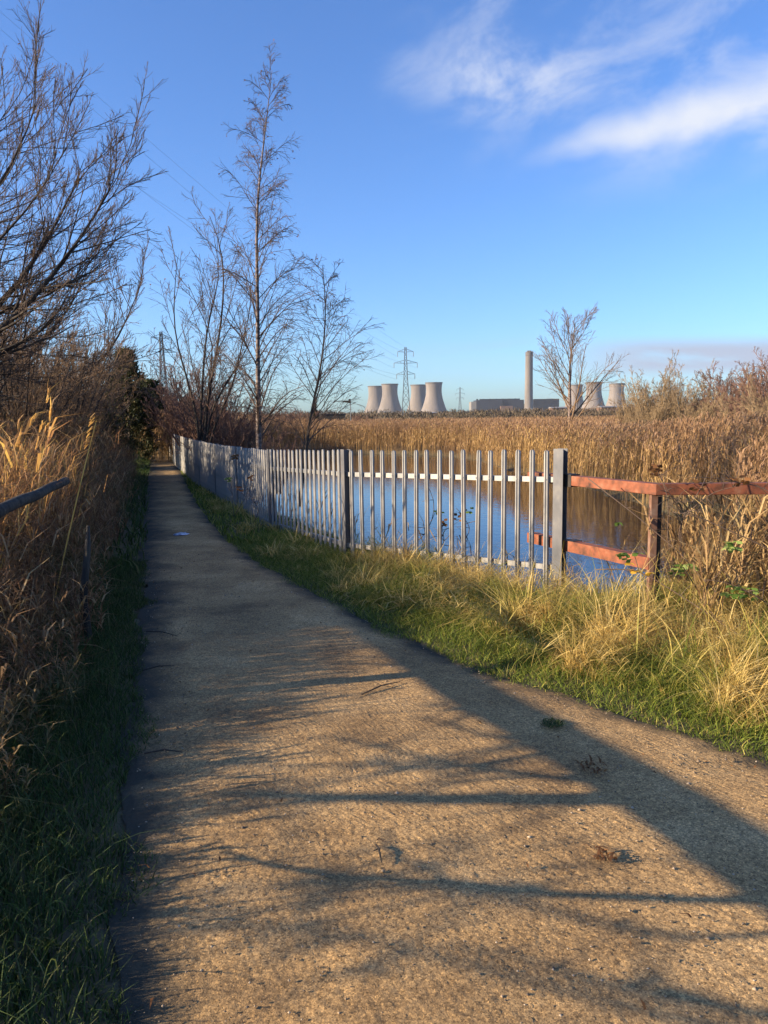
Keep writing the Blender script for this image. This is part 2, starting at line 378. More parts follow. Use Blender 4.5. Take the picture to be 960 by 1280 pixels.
# ------------------------------------------------------------------ strands (grass, reeds, leaves)
class Strands:
    def __init__(s): s.V = []; s.F = []; s.r = []; s.n = 0
    def add(s, base, h, w, lean_az, lean, rnd=None, K=3, droop=0.0, tipw=0.08, waz=None, dirn=None):
        """base (N,3); h length; w half width; lean horizontal reach as share of h; dirn optional start direction"""
        base = np.asarray(base, float); N = len(base)
        if N == 0: return
        h = np.broadcast_to(h, (N,)); w = np.broadcast_to(w, (N,)); lean = np.broadcast_to(lean, (N,)); lean_az = np.broadcast_to(lean_az, (N,))
        droop = np.broadcast_to(droop, (N,))
        ld = np.stack([np.cos(lean_az), np.sin(lean_az), np.zeros(N)], -1)
        if waz is None: waz = RNG.uniform(0, 2 * np.pi, N)
        wd = np.stack([np.cos(waz), np.sin(waz), np.zeros(N)], -1)
        if dirn is None: dirn = np.tile([0, 0, 1.0], (N, 1))
        t = np.linspace(0, 1, K + 1)
        P = base[:, None, :] + dirn[:, None, :] * (h[:, None] * t)[..., None] + ld[:, None, :] * (h * lean)[:, None, None] * (t ** 2)[None, :, None]
        P[..., 2] -= (h * droop)[:, None] * (t ** 2.4)[None, :]
        W = w[:, None] * np.interp(t, [0, 0.45, 1], [0.8, 1.0, tipw])[None, :]
        A = P - wd[:, None, :] * W[..., None]; B = P + wd[:, None, :] * W[..., None]
        V = np.stack([A, B], 2).reshape(N, -1, 3)
        i = (np.arange(N) * (2 * (K + 1)))[:, None] + (np.arange(K) * 2)[None, :]
        Fq = np.stack([i, i + 1, i + 3, i + 2], -1).reshape(-1, 4) + s.n
        s.V.append(V.reshape(-1, 3)); s.F.append(Fq); s.n += N * 2 * (K + 1)
        rr = RNG.random(N) if rnd is None else np.broadcast_to(rnd, (N,))
        s.r.append(np.repeat(rr, 2 * (K + 1)))
        return P
    def build(s, name, m, parent=None):
        return npmesh(name, np.concatenate(s.V), np.concatenate(s.F), None, m, parent, np.concatenate(s.r), smooth=True)

def U_(a, b_, n): return RNG.uniform(a, b_, n)
def reeds(S, x, y, z, hmin, hmax, wind=0.2, w=0.006, lw=0.012, nleaf=4, plume=True, sc_=1.0, leanmax=0.16, pw=1.0, bend=None):
    N = len(x); h = U_(hmin, hmax, N) * sc_ * (0.86 + 0.3 * fbm(x * .35, y * .35, 3, 63)); az = RNG.normal(wind, 1.2, N); ln = U_(0.02, leanmax, N) if bend is None else U_(bend[0], bend[1], N)
    base = np.stack([x, y, z], -1); rs = RNG.random(N)
    P = S.add(base, h, w, az, ln, rs * 0.5, K=3, tipw=0.5)
    tip = P[:, -1]
    for j in range(nleaf):
        t = U_(0.25, 0.92, N); k = t * 3; i0 = np.minimum(k.astype(int), 2); f = (k - i0)[:, None]
        b0 = P[np.arange(N), i0] * (1 - f) + P[np.arange(N), i0 + 1] * f
        S.add(b0, U_(0.22, 0.5, N) * sc_, lw, az + RNG.normal(0, 1.3, N), U_(0.3, 1.0, N), np.clip(rs * .6 + U_(0, .5, N), 0, 1), K=2, droop=U_(0.1, 0.8, N))
    if plume:
        for j in range(5):
            off = U_(0, 0.14, N)[:, None] * (P[:, -2] - tip) / np.linalg.norm(P[:, -2] - tip, axis=1)[:, None]
            S.add(tip + off, U_(0.10, 0.22, N) * sc_, 0.012 * pw, az + RNG.normal(0, 0.7, N), U_(0.3, 0.9, N), U_(0.75, 1.0, N), K=2, droop=U_(0.1, 0.6, N))

M['reed'] = strand('dry_reed', [(0.0, (0.20, 0.125, 0.055)), (0.35, (0.46, 0.30, 0.12)), (0.65, (0.60, 0.41, 0.175)), (0.76, (0.30, 0.18, 0.10)), (1.0, (0.38, 0.25, 0.16))], 0.3,
                   (0.25, [(0.0, (0.15, 0.09, 0.05)), (0.6, (0.36, 0.22, 0.105)), (1.0, (0.28, 0.17, 0.10))], 0.42, 0.62))
M['reed_orange'] = strand('glowing_dead_reed', [(0.0, (0.16, 0.075, 0.04)), (0.4, (0.38, 0.20, 0.085)), (0.75, (0.56, 0.32, 0.10)), (0.9, (0.66, 0.42, 0.11)), (1.0, (0.46, 0.31, 0.19))], 0.45)
M['straw'] = strand('straw_grass', [(0.0, (0.16, 0.10, 0.03)), (0.3, (0.48, 0.33, 0.10)), (0.7, (0.66, 0.48, 0.16)), (1.0, (0.76, 0.62, 0.28))], 0.4,
                    (2.3, [(0.0, (0.05, 0.09, 0.012)), (0.5, (0.16, 0.20, 0.03)), (0.8, (0.42, 0.36, 0.08)), (1.0, (0.6, 0.48, 0.16))], 0.46, 0.6))
M['green'] = strand('green_grass', [(0.0, (0.04, 0.065, 0.012)), (0.5, (0.13, 0.18, 0.025)), (0.78, (0.25, 0.29, 0.04)), (1.0, (0.48, 0.40, 0.11))], 0.35)
M['dark_green'] = strand('rough_verge_grass', [(0.0, (0.022, 0.042, 0.012)), (0.5, (0.05, 0.085, 0.022)), (0.85, (0.09, 0.13, 0.03)), (1.0, (0.17, 0.16, 0.07))], 0.3)
M['dead_herb'] = strand('dead_herbs', [(0.0, (0.09, 0.045, 0.026)), (0.45, (0.22, 0.12, 0.06)), (0.75, (0.34, 0.20, 0.10)), (1.0, (0.48, 0.34, 0.18))], 0.35,
                        (0.9, [(0.0, (0.03, 0.04, 0.014)), (0.6, (0.08, 0.10, 0.03)), (1.0, (0.2, 0.17, 0.07))], 0.5, 0.66))
M['bank'] = strand('bank_tangle', [(0.0, (0.09, 0.05, 0.026)), (0.4, (0.24, 0.145, 0.065)), (0.75, (0.40, 0.27, 0.12)), (1.0, (0.52, 0.39, 0.19))], 0.3,
                   (1.3, [(0.0, (0.06, 0.06, 0.02)), (0.6, (0.20, 0.17, 0.05)), (1.0, (0.4, 0.3, 0.12))], 0.55, 0.7))
M['ivy'] = strand('evergreen_leaf', [(0.0, (0.02, 0.028, 0.012)), (0.6, (0.055, 0.065, 0.025)), (1.0, (0.13, 0.11, 0.05))], 0.25)
M['leaf_green'] = strand('bramble_green_leaf', [(0.0, (0.07, 0.13, 0.02)), (0.7, (0.16, 0.25, 0.05)), (1.0, (0.28, 0.34, 0.10))], 0.3)
M['leaf_yellow'] = strand('bramble_yellow_leaf', [(0.0, (0.55, 0.26, 0.03)), (1.0, (0.68, 0.48, 0.06))], 0.35)
M['leaf_brown'] = strand('withered_leaf', [(0.0, (0.10, 0.045, 0.02)), (1.0, (0.26, 0.12, 0.04))], 0.3)
M['far_scrub'] = strand('distant_scrub', [(0.0, (0.05, 0.035, 0.025)), (0.6, (0.11, 0.078, 0.05)), (1.0, (0.19, 0.135, 0.08))], 0.1,
                        (0.004, [(0.0, (0.05, 0.042, 0.028)), (1.0, (0.12, 0.095, 0.06))], 0.45, 0.6))
WIND = 0.2
# -- reed bed beyond the pond
def scatter(x0, x1, y0, y1, dens, cond):
    N = int((x1 - x0) * (y1 - y0) * dens); x = U_(x0, x1, N); y = U_(y0, y1, N); k = cond(x, y); return x[k], y[k]
S = Strands()
def beyond(x, y):
    sd_ = pond_sd(x, y)
    ok = (sd_ > 0.0) & (y > np.interp(x, [-12, -4.5, 3.6, 5.0, 5.6, 9, 16], [30, 29, 29, 11.2, 9.5, 9.2, 8.6]))
    ok |= (x > 3.6) & (y > 9.3) & (sd_ > 0) 
    ok &= np.abs(x) < y * 0.56 + 4
    return ok, sd_
def frontc(x, y): ok, s_ = beyond(x, y); return ok & (s_ < 3.2 + fbm(x * .5, y * .5, 2, 5))
def midc(x, y): ok, s_ = beyond(x, y); return ok & (s_ >= 3.0) & (y < 76)
x, y = scatter(-14, 24, 8, 64, 38, frontc); reeds(S, x, y, height(x, y), 1.45, 2.05, WIND, w=0.006, lw=0.013)
x, y = scatter(3, 26, 8, 30, 26, midc); reeds(S, x, y, height(x, y), 1.35, 1.95, WIND, w=0.006, lw=0.011)
x, y = scatter(-16, 46, 30, 76, 9, midc); reeds(S, x, y, height(x, y), 1.2, 1.75, WIND, w=0.010, lw=0.017, nleaf=3, pw=1.5)
x, y = scatter(-40, 90, 74, 150, 1.8, lambda x, y: (np.abs(x) < y * .56 + 4) & (x > -6 - (y - 60) * .12)); reeds(S, x, y, height(x, y), 1.1, 1.6, WIND, w=0.03, lw=0.05, nleaf=3, pw=3, sc_=1.0)
tag(S.build('reed_bed', M['reed']), kind='stuff')

# -- right hand verge
def vergeR(x, y):  # distance from path edge and to fence line
    return x - edgeR(y)
def fence_x(y): return np.interp(y, fpy, fpx)
# the side of the fence: positive = field side
FA, FB = fence_pts[0], fence_pts[1]
def fence_d(x, y):
    x = np.asarray(x, float); y = np.asarray(y, float); best = np.full(x.shape, 1e9); sg = np.ones(x.shape)
    for a, b_ in zip(fence_pts[:-1], fence_pts[1:]):
        dx, dy = b_.x - a.x, b_.y - a.y; t = np.clip(((x - a.x) * dx + (y - a.y) * dy) / (dx * dx + dy * dy), 0, 1)
        ex, ey = x - a.x - t * dx, y - a.y - t * dy; d = np.hypot(ex, ey); s_ = np.sign(ex * (-dy) + ey * dx) * -1
        m_ = d < best; best = np.where(m_, d, best); sg = np.where(m_, s_, sg)
    return best * sg
def rough_edge(x, y, a=0.25): return (fbm(x * 2.6, y * 2.6, 4, 55) - 0.5) * a * 1.5
# short green grass next to the path
S = Strands()
def c1(x, y):
    d = vergeR(x, y) + rough_edge(x, y); return (d > 0.0) & (d < 2.2) & (RNG.random(len(x)) < np.clip(1.3 - d * .45, .3, 1)) & (pond_sd(x, y) > 0.3)
x, y = scatter(-2.5, 6.5, 2.0, 10.5, 5200, c1)
d = vergeR(x, y); hh = 0.045 + 0.10 * np.clip(d * 1.6, 0, 1) * U_(0.5, 1.3, len(x))
S.add(np.stack([x, y, height(x, y) - 0.01], -1), hh * U_(.6, 1.4, len(x)), U_(0.0014, 0.0032, len(x)), U_(0, 6.28, len(x)), U_(0.2, 1.5, len(x)), K=3, droop=U_(0, 0.6, len(x)))
x, y = scatter(-16, 0.2, 10, 40, 420, lambda x, y: (vergeR(x, y) > 0.0) & (vergeR(x, y) < 1.4) & (fence_d(x, y) < 0.6))
S.add(np.stack([x, y, height(x, y) - 0.01], -1), U_(.05, .16, len(x)), U_(0.004, 0.010, len(x)), U_(0, 6.28, len(x)), U_(0.1, 0.9, len(x)), K=2, droop=U_(0, 0.3, len(x)))
tag(S.build('verge_grass', M['green']), kind='stuff')

# tussocks of straw coloured grass: clumps
S = Strands()
def tussocks(cond, x0, x1, y0, y1, dens, hfun, nb, spread, w=(0.0022, 0.0042)):
    x, y = scatter(x0, x1, y0, y1, dens, cond); N = len(x)
    hc = hfun(x, y) * U_(0.55, 1.25, N) * (0.6 + 1.1 * np.clip((fbm(x * 1.9, y * 1.9, 2, 91) - .25) * 1.8, 0, 1)); az = RNG.normal(-0.5, 1.2, N); rc = RNG.random(N)
    z = height(x, y)
    for i in range(nb):
        a = U_(0, 6.28, N); r = spread * np.sqrt(RNG.random(N)) * U_(0.5, 1.2, N)
        bx, by = x + r * np.cos(a), y + r * np.sin(a)
        la = np.where(RNG.random(N) < .6, a, az)
        S.add(np.stack([bx, by, z - 0.02], -1), hc * U_(0.45, 1.15, N), U_(w[0], w[1], N), la + RNG.normal(0, .6, N), U_(0.1, 1.25, N), np.clip(rc * .35 + U_(0, .7, N), 0, 1), K=5, droop=U_(0.0, 0.95, N) ** 1.0)
def cT(x, y):
    d = vergeR(x, y) + rough_edge(x, y, .5); f = fence_d(x, y)
    return (d > 0.38) & ((f < 0.5) | (x > 1.7)) & (pond_sd(x, y) > 0.1) & (y < 9.6)
def hT(x, y):
    d = vergeR(x, y); f = fence_d(x, y); return np.clip(0.12 + 0.18 * d, 0.13, 0.35) * np.where((x < 1.75) & (f > -.9), np.interp(x, [-.5, .3], [.5, 1.0]), 1.0) * np.where(x > 1.75, np.interp(y, [6.1, 6.8, 7.6], [1, .6, .38]), 1.12) * np.interp(x, [-1, 0.3, 1.0, 2.2, 5], [0.75, .85, 1.0, 1.1, 1.25])
tussocks(cT, -2.0, 7.2, 2.2, 9.8, 31, hT, 110, 0.10, (0.0015, 0.0033))
tussocks(lambda x, y: (x > -.1) & (x < 2.0) & (fence_d(x, y) < .15) & (fence_d(x, y) > -.75) & (fbm(x * 1.4, y * 1.4, 2, 97) > .36), -.2, 2.1, 6, 10, 20, lambda x, y: 0.37 + 0 * x, 120, 0.11, (0.0016, 0.0034))
tussocks(lambda x, y: (vergeR(x, y) > 0.25) & (fence_d(x, y) < 0.35) & (fence_d(x, y) > -0.9), -14, -0.4, 9.0, 36, 9, lambda x, y: 0.20 + 0 * x, 45, 0.16, (0.004, 0.009))
x, y = scatter(-1.5, 7.2, 2.2, 9.4, 1500, lambda x, y: cT(x, y) & (fbm(x * 2.3, y * 2.3, 2, 93) > .42)); N = len(x)
d_ = RNG.normal(0, 1, (N, 3)); d_[:, 2] = np.abs(d_[:, 2]) * .55 - .15; d_ /= np.linalg.norm(d_, axis=1, keepdims=True)
S.add(np.stack([x, y, height(x, y) + hT(x, y) * U_(.1, .75, N)], -1), U_(.08, .3, N), U_(0.0012, 0.004, N), U_(0, 6.28, N), U_(-.4, .6, N), U_(.1, .95, N), K=3, droop=U_(0, .6, N), dirn=d_)
# taller bent stalks on the right
x, y = scatter(1.6, 7.0, 3.6, 9.0, 55, lambda x, y: cT(x, y) & (vergeR(x, y) > 0.9))
S.add(np.stack([x, y, height(x, y)], -1), U_(.4, .8, len(x)) * np.interp(y, [5.9, 7], [1, .45]), U_(0.0022, 0.004, len(x)), U_(0, 6.28, len(x)), U_(0.1, 0.7, len(x)), U_(.3, 1, len(x)), K=5, droop=U_(0, .35, len(x)))
tag(S.build('straw_tussocks', M['straw']), kind='stuff')

# thin growth on the pond's near bank, behind the fence
S = Strands()
x, y = scatter(-5.5, 7, 6.5, 19, 60, lambda x, y: (pond_sd(x, y) < 0.55) & (pond_sd(x, y) > -0.15) & (fence_d(x, y) > 0.1) & (y < 15))
S.add(np.stack([x, y, height(x, y)], -1), U_(.2, .75, len(x)), U_(0.002, 0.004, len(x)), U_(0, 6.28, len(x)), U_(0.05, 0.6, len(x)), K=4, droop=U_(0, .3, len(x)))
x, y = scatter(-5.5, 7, 6.5, 19, 10, lambda x, y: (pond_sd(x, y) < 0.5) & (pond_sd(x, y) > -0.1) & (fence_d(x, y) > 0.25) & (y < 15))
reeds(S, x, y, height(x, y), .6, 1.15, 0.4, w=0.0035, lw=0.008, nleaf=5, plume=False, leanmax=.4)
x, y = scatter(1.9, 3.2, 5.2, 6.5, 170, lambda x, y: (x > 1.95))
S.add(np.stack([x, y, height(x, y)], -1), U_(.3, .68, len(x)), U_(0.0015, 0.003, len(x)), U_(0, 6.28, len(x)), U_(0.1, 1.0, len(x)), K=5, droop=U_(0, .7, len(x)))
x, y = scatter(2.2, 8, 5.3, 10, 800, lambda x, y: (pond_sd(x, y) > -0.1) & (x > 2.3 + (y - 6) * .35)); N = len(x)
d_ = RNG.normal(0, 1, (N, 3)); d_[:, 2] = np.abs(d_[:, 2]) * .7 - .1; d_ /= np.linalg.norm(d_, axis=1, keepdims=True)
S.add(np.stack([x, y, height(x, y) + U_(0, .75, N)], -1), U_(.1, .4, N), U_(0.001, 0.0024, N), U_(0, 6.28, N), U_(-.3, .6, N), K=3, droop=U_(0, .6, N), dirn=d_)
# tangle beneath the red rail
x, y = scatter(2.2, 9.5, 5.4, 12.5, 95, lambda x, y: (pond_sd(x, y) > -0.2) & (x > 2.45 + (y - 6) * .35))
reeds(S, x, y, height(x, y), .5, .98, 1.5, w=0.003, lw=0.008, nleaf=6, plume=False, leanmax=.7)
tag(S.build('bank_growth', M['bank']), kind='stuff')

# -- left hand verge
def offL(x, y): return edgeL(y) - x
S = Strands()
x, y = scatter(-6, 0.4, 1.2, 9, 5200, lambda x, y: (offL(x, y) > -0.03 + rough_edge(x, y, .26)) & (offL(x, y) < 1.5) & (np.abs(x) < .6 * y + .9))
dl = offL(x, y)
S.add(np.stack([x, y, height(x, y) - 0.01], -1), (0.05 + 0.12 * np.clip(dl * 1.5, 0, 1)) * U_(.5, 1.5, len(x)), U_(0.0014, 0.0034, len(x)), U_(0, 6.28, len(x)), U_(0.1, 1.0, len(x)), K=3, droop=U_(0, .4, len(x)))
x, y = scatter(-30, -1.5, 8, 70, 130, lambda x, y: (offL(x, y) > -0.05) & (offL(x, y) < 1.3))
S.add(np.stack([x, y, height(x, y) - 0.01], -1), U_(.1, .3, len(x)), U_(0.006, 0.014, len(x)), U_(0, 6.28, len(x)), U_(0.1, 1.0, len(x)), K=2, droop=U_(0, .4, len(x)))
# arching longer blades
x, y = scatter(-5, 0.2, 1.3, 9, 46, lambda x, y: (offL(x, y) > 0.15) & (offL(x, y) < 1.6))
S.add(np.stack([x, y, height(x, y)], -1), U_(.2, .4, len(x)), U_(0.002, 0.0036, len(x)), U_(0, 6.28, len(x)), U_(0.3, 1.0, len(x)), K=5, droop=U_(.3, .7, len(x)))
tag(S.build('left_verge_grass', M['dark_green']), kind='stuff')

S = Strands()
def hL(x, y):
    o_ = offL(x, y); return np.interp(y, [1.2, 2.5, 4, 6, 9, 14], [0.2, 0.34, 0.62, 1.0, 1.15, 1.3]) * np.clip(0.45 + 0.55 * (o_ - .35), 0.3, 1.15)
def cH(x, y): return (offL(x, y) > 0.45 + rough_edge(x, y, .5)) & (offL(x, y) < 4.2)
x, y = scatter(-12, 0, 1.4, 22, 125, cH); N = len(x); h = hL(x, y) * U_(.6, 1.2, N); z = height(x, y); az = U_(0, 6.28, N); ln = U_(0.05, .6, N); rs = RNG.random(N)
P = S.add(np.stack([x, y, z], -1), h, 0.0035, az, ln, rs * .6, K=4, tipw=.5)
for j in range(16):
    t = U_(0.2, 1, N); k = t * 4; i0 = np.minimum(k.astype(int), 3); f = (k - i0)[:, None]
    b0 = P[np.arange(N), i0] * (1 - f) + P[np.arange(N), i0 + 1] * f
    S.add(b0, np.minimum(h, .8) * U_(0.08, 0.42, N), U_(0.0015, 0.008, N), U_(0, 6.28, N), U_(0.4, 1.4, N), np.clip(rs * .5 + U_(0, .6, N), 0, 1), K=2, droop=U_(0, 1.0, N))
def tangle(S, x, y, zlo, zhi, l0, l1, w, k=3):
    N = len(x); z = height(x, y) + U_(zlo, 1, N) * zhi; d = RNG.normal(0, 1, (N, 3)); d[:, 2] = np.abs(d[:, 2]) * .8 - .15; d /= np.linalg.norm(d, axis=1, keepdims=True)
    S.add(np.stack([x, y, z], -1), U_(l0, l1, N), U_(w * .6, w * 1.3, N), U_(0, 6.28, N), U_(-.3, .5, N), K=k, droop=U_(0, .6, N), dirn=d)
x, y = scatter(-7, -.8, 2.6, 12, 620, lambda x, y: (offL(x, y) > 0.5 + rough_edge(x, y, .4)) & (offL(x, y) < 3.2)); hh = hL(x, y)
N = len(x); d_ = RNG.normal(0, 1, (N, 3)); d_[:, 2] = np.abs(d_[:, 2]) * .7 - .1; d_ /= np.linalg.norm(d_, axis=1, keepdims=True)
S.add(np.stack([x, y, height(x, y) + hh * U_(0.05, .95, N)], -1), U_(.12, .5, N), U_(0.0012, 0.0028, N), U_(0, 6.28, N), U_(-.3, .6, N), K=3, droop=U_(0, .6, N), dirn=d_)
tag(S.build('dead_herbs', M['dead_herb']), kind='stuff')

S = Strands()
x, y = scatter(-9, -2, 5.2, 11, 38, lambda x, y: (offL(x, y) > 0.9) & (x < -0.41 * y + .1) & (offL(x, y) < 5))
reeds(S, x, y, height(x, y), .9, 1.5, 0.4, w=0.0032, lw=0.006, nleaf=9, plume=False, leanmax=.7)
x, y = scatter(-9, -2, 5.2, 11, 900, lambda x, y: (offL(x, y) > 0.9) & (x < -0.40 * y + .1) & (offL(x, y) < 4.5))
N = len(x); d_ = RNG.normal(0, 1, (N, 3)); d_[:, 2] = np.abs(d_[:, 2]) * .7 - .1; d_ /= np.linalg.norm(d_, axis=1, keepdims=True)
S.add(np.stack([x, y, height(x, y) + U_(.3, 1.3, N)], -1), U_(.1, .45, N), U_(0.0012, 0.003, N), U_(0, 6.28, N), U_(-.3, .6, N), K=3, droop=U_(0, .6, N), dirn=d_)
x, y = scatter(-7, -2, 5.2, 9, 2.2, lambda x, y: (offL(x, y) > 0.9) & (x < -0.40 * y) & (offL(x, y) < 5))
reeds(S, x, y, height(x, y), 1.4, 1.9, 0.3, w=0.005, lw=0.016, nleaf=4, plume=True, leanmax=.5)
# one long stem leaning over towards the path with a nodding plume
q0 = at(66, 640, 6.0); q1 = at(112, 526, 6.3)
base = np.array([[q0.x - .1, q0.y, height(q0.x - .1, q0.y)]]); vec = np.array([[q1.x - base[0, 0], q1.y - base[0, 1], q1.z - base[0, 2]]]); ll = np.linalg.norm(vec)
S.add(base, ll, 0.006, 0.2, 0.03, .9, K=5, tipw=.6, dirn=vec / ll, waz=np.array([0.3]))
for j in range(34):
    f = RNG.uniform(0.86, 1.02); b0 = base + vec * f
    S.add(b0, RNG.uniform(.05, .13), 0.004, 0.3 + RNG.normal(0, .5), 1.1, RNG.uniform(.75, 1), K=2, droop=.5, dirn=vec / ll)
tag(S.build('orange_reeds', M['reed_orange']), kind='stuff')

# ------------------------------------------------------------------ batch tree growth
def tubes_np(P, Rr, S_):
    N, K, _ = P.shape; T = np.gradient(P, axis=1); T /= np.linalg.norm(T, axis=2, keepdims=True) + 1e-9
    ref = np.tile(np.array([0.31, 0.17, 0.94]), (N, 1)); m_ = np.abs((T[:, 0] * ref).sum(1)) > .8; ref[m_] = [0.93, 0.3, 0.1]
    A = np.cross(T, ref[:, None, :]); A /= np.linalg.norm(A, axis=2, keepdims=True) + 1e-9; B = np.cross(T, A)
    ang = np.arange(S_) * 2 * np.pi / S_
    V = P[:, :, None, :] + (A[:, :, None, :] * np.cos(ang)[None, None, :, None] + B[:, :, None, :] * np.sin(ang)[None, None, :, None]) * Rr[:, :, None, None]
    base = (np.arange(N) * K * S_)[:, None, None] + (np.arange(K - 1) * S_)[None, :, None]; k = np.arange(S_)[None, None, :]; k2 = (k + 1) % S_
    Fq = np.stack([base + k, base + k2, base + S_ + k2, base + S_ + k], -1).reshape(-1, 4)
    return V.reshape(-1, 3), Fq
class Wood:
    def __init__(s): s.V = []; s.F = []; s.n = 0
    def add(s, P, Rr, sides):
        V, Fq = tubes_np(P, Rr, sides); s.V.append(V); s.F.append(Fq + s.n); s.n += len(V)
    def build(s, name, m, parent):
        return npmesh(name, np.concatenate(s.V), np.concatenate(s.F), None, m, parent, smooth=True)
def resample(pts, K, rg, jit=0.0):
    pts = np.array([tuple(p) for p in pts], float); d = np.r_[0, np.cumsum(np.linalg.norm(np.diff(pts, axis=0), axis=1))]
    t = np.linspace(0, d[-1], K); Q = np.stack([np.interp(t, d, pts[:, i]) for i in range(3)], -1)
    if jit: Q[1:-1] += rg.normal(0, jit, (K - 2, 3))
    for _ in range(2): Q[1:-1] = (Q[:-2] + 2 * Q[1:-1] + Q[2:]) / 4
    return Q
def grow(rg, P, Rr, n, t0, t1, ang, ln, K, trop=0.0, jit=0.12, rr=0.6, rmin=0.003, taper=0.25, lenfall=0.5, flat=None, tpow=1.0):
    """children along each parent polyline; returns their points and radii"""
    N, Kp, _ = P.shape; par = np.repeat(np.arange(N), n); M_ = len(par)
    u = (np.tile(np.arange(n), N) + rg.random(M_)) / n; t = t0 + (t1 - t0) * u ** tpow
    k = t * (Kp - 1); i0 = np.minimum(k.astype(int), Kp - 2); f = (k - i0)[:, None]
    b0 = P[par, i0] * (1 - f) + P[par, i0 + 1] * f; r0 = Rr[par, i0] * (1 - f[:, 0]) + Rr[par, i0 + 1] * f[:, 0]
    T = P[par, i0 + 1] - P[par, i0]; T /= np.linalg.norm(T, axis=1, keepdims=True) + 1e-9
    q = rg.normal(0, 1, (M_, 3)); q -= (q * T).sum(1, keepdims=True) * T; q /= np.linalg.norm(q, axis=1, keepdims=True)
    if flat is not None: q[:, 2] += flat; q -= (q * T).sum(1, keepdims=True) * T; q /= np.linalg.norm(q, axis=1, keepdims=True)
    a = np.radians(rg.uniform(ang[0], ang[1], M_))[:, None]; D = T * np.cos(a) + q * np.sin(a)
    plen = np.linalg.norm(np.diff(P, axis=1), axis=2).sum(1)[par]
    L = (plen * rg.uniform(ln[0], ln[1], M_) if ln[0] < 1 or True else 0) * (1 - lenfall * u)
    step = (L / (K - 1))[:, None]; out = [b0]
    tr = np.broadcast_to(np.asarray(trop, float), (K,))
    for j in range(1, K):
        D = D + rg.normal(0, jit, (M_, 3)); D[:, 2] += tr[j]; D /= np.linalg.norm(D, axis=1, keepdims=True); out.append(out[-1] + D * step)
    Q = np.stack(out, 1); rs = np.maximum(r0 * rr * rg.uniform(.75, 1.1, M_), rmin); RR = rs[:, None] * np.linspace(1, taper, K)[None, :]
    return Q, np.maximum(RR, rmin * .7)

def leaves_on(P, share, m, parent, rg, size=0.03, name='leaf_cluster'):
    tips = P[:, -1]; k = rg.random(len(tips)) < share; tips = tips[k]
    if len(tips) == 0: return
    S = Strands(); S.add(tips, rg.uniform(size * .7, size * 1.4, len(tips)), size * .45, rg.uniform(0, 6.28, len(tips)), .5, K=2, droop=1.4, tipw=.1)
    return tag(S.build(name, m, parent), kind='stuff')

def tree(name, loc, label, cat, group, limbs, levels, mats, seed, leaf=None, trunk_levels=1, sides=(10, 6, 4, 3, 3, 3)):
    """limbs: list of (points, r0, r1) relative to world; levels: list of grow() settings"""
    rg = np.random.default_rng(seed); root = empty(name, loc, label, cat, group)
    L = np.array(loc, float); K = 14
    P = np.stack([resample(l[0], K, rg, 0.012 * (l[1] / .05)) - L for l in limbs]); Rr = np.stack([np.interp(np.linspace(0, 1, K), [0, .04, 1], [l[1] * 1.25, l[1], l[2]]) for l in limbs])
    tw = Wood(); tw.add(P, Rr, sides[0]); cw = Wood(); last = P; allp = [P]; cur = [(P, Rr)]
    for li, lv in enumerate(levels):
        lv = dict(lv); both = lv.pop('both', False)
        Q, RQ = grow(rg, cur[-1][0], cur[-1][1], **lv)
        (tw if li + 1 < trunk_levels else cw).add(Q, RQ, sides[min(li + 1, 5)])
        cur.append((Q, RQ))
    tw.build('trunk', mats[0], root); cw.build('crown', mats[1], root)
    if leaf: leaves_on(cur[-1][0], leaf[0], leaf[1], root, rg, leaf[2])
    return root
G = lambda **k: k

# tall birch
b0 = at(322, 556, 15.5); b0.z = 0
pts = [b0, at(323, 500, 15.5), at(322, 400, 15.5), at(321, 300, 15.5), at(323, 240, 15.5), at(331, 165, 15.6), at(340, 88, 15.7)]
tree('birch_tree', b0, 'tall slender bare birch with pale trunk rising behind the palisade fence', 'tree', None,
     [(pts, 0.062, 0.004)],
     [G(n=66, t0=.14, t1=.985, ang=(28, 62), ln=(.13, .25), K=8, trop=[0, .05, .04, .0, -.05, -.09, -.12, -.14], rr=.34, rmin=.0055, lenfall=.72, jit=.07),
      G(n=13, t0=.15, t1=.98, ang=(20, 55), ln=(.25, .55), K=6, trop=-.07, rr=.55, rmin=.0042, jit=.13, lenfall=.4),
      G(n=4, t0=.2, t1=.98, ang=(20, 60), ln=(.35, .8), K=4, trop=-.14, rr=.7, rmin=.0028, jit=.15)],
     (M['birch'], M['twig']), 11, (.05, M['leaf_brown'], .04))
# small leaning birch to its right
b1 = at(372, 556, 14.5); b1.z = 0
pts = [b1, at(388, 515, 14.5), at(400, 470, 14.5), at(407, 415, 14.5), at(408, 370, 14.5), at(403, 332, 14.5)]
pts2 = [at(402, 465, 14.5), at(422, 440, 14.4), at(445, 405, 14.2), at(462, 392, 14.1)]
tree('birch_tree', b1, 'small bare birch leaning right with arching twigs beside the tall birch', 'tree', None,
     [(pts, 0.036, 0.005)],
     [G(n=36, t0=.2, t1=.985, ang=(26, 55), ln=(.24, .42), K=8, trop=[0, .05, .03, 0, -.04, -.06, -.09, -.1], rr=.45, rmin=.0055, lenfall=.6, jit=.08),
      G(n=9, t0=.15, t1=.98, ang=(20, 50), ln=(.25, .5), K=6, trop=-.06, rr=.6, rmin=.004, jit=.12, lenfall=.4),
      G(n=5, t0=.2, t1=.98, ang=(20, 55), ln=(.3, .7), K=4, trop=-.1, rr=.7, rmin=.0028, jit=.15)],
     (M['bark'], M['twig']), 12, (.02, M['leaf_brown'], .035))
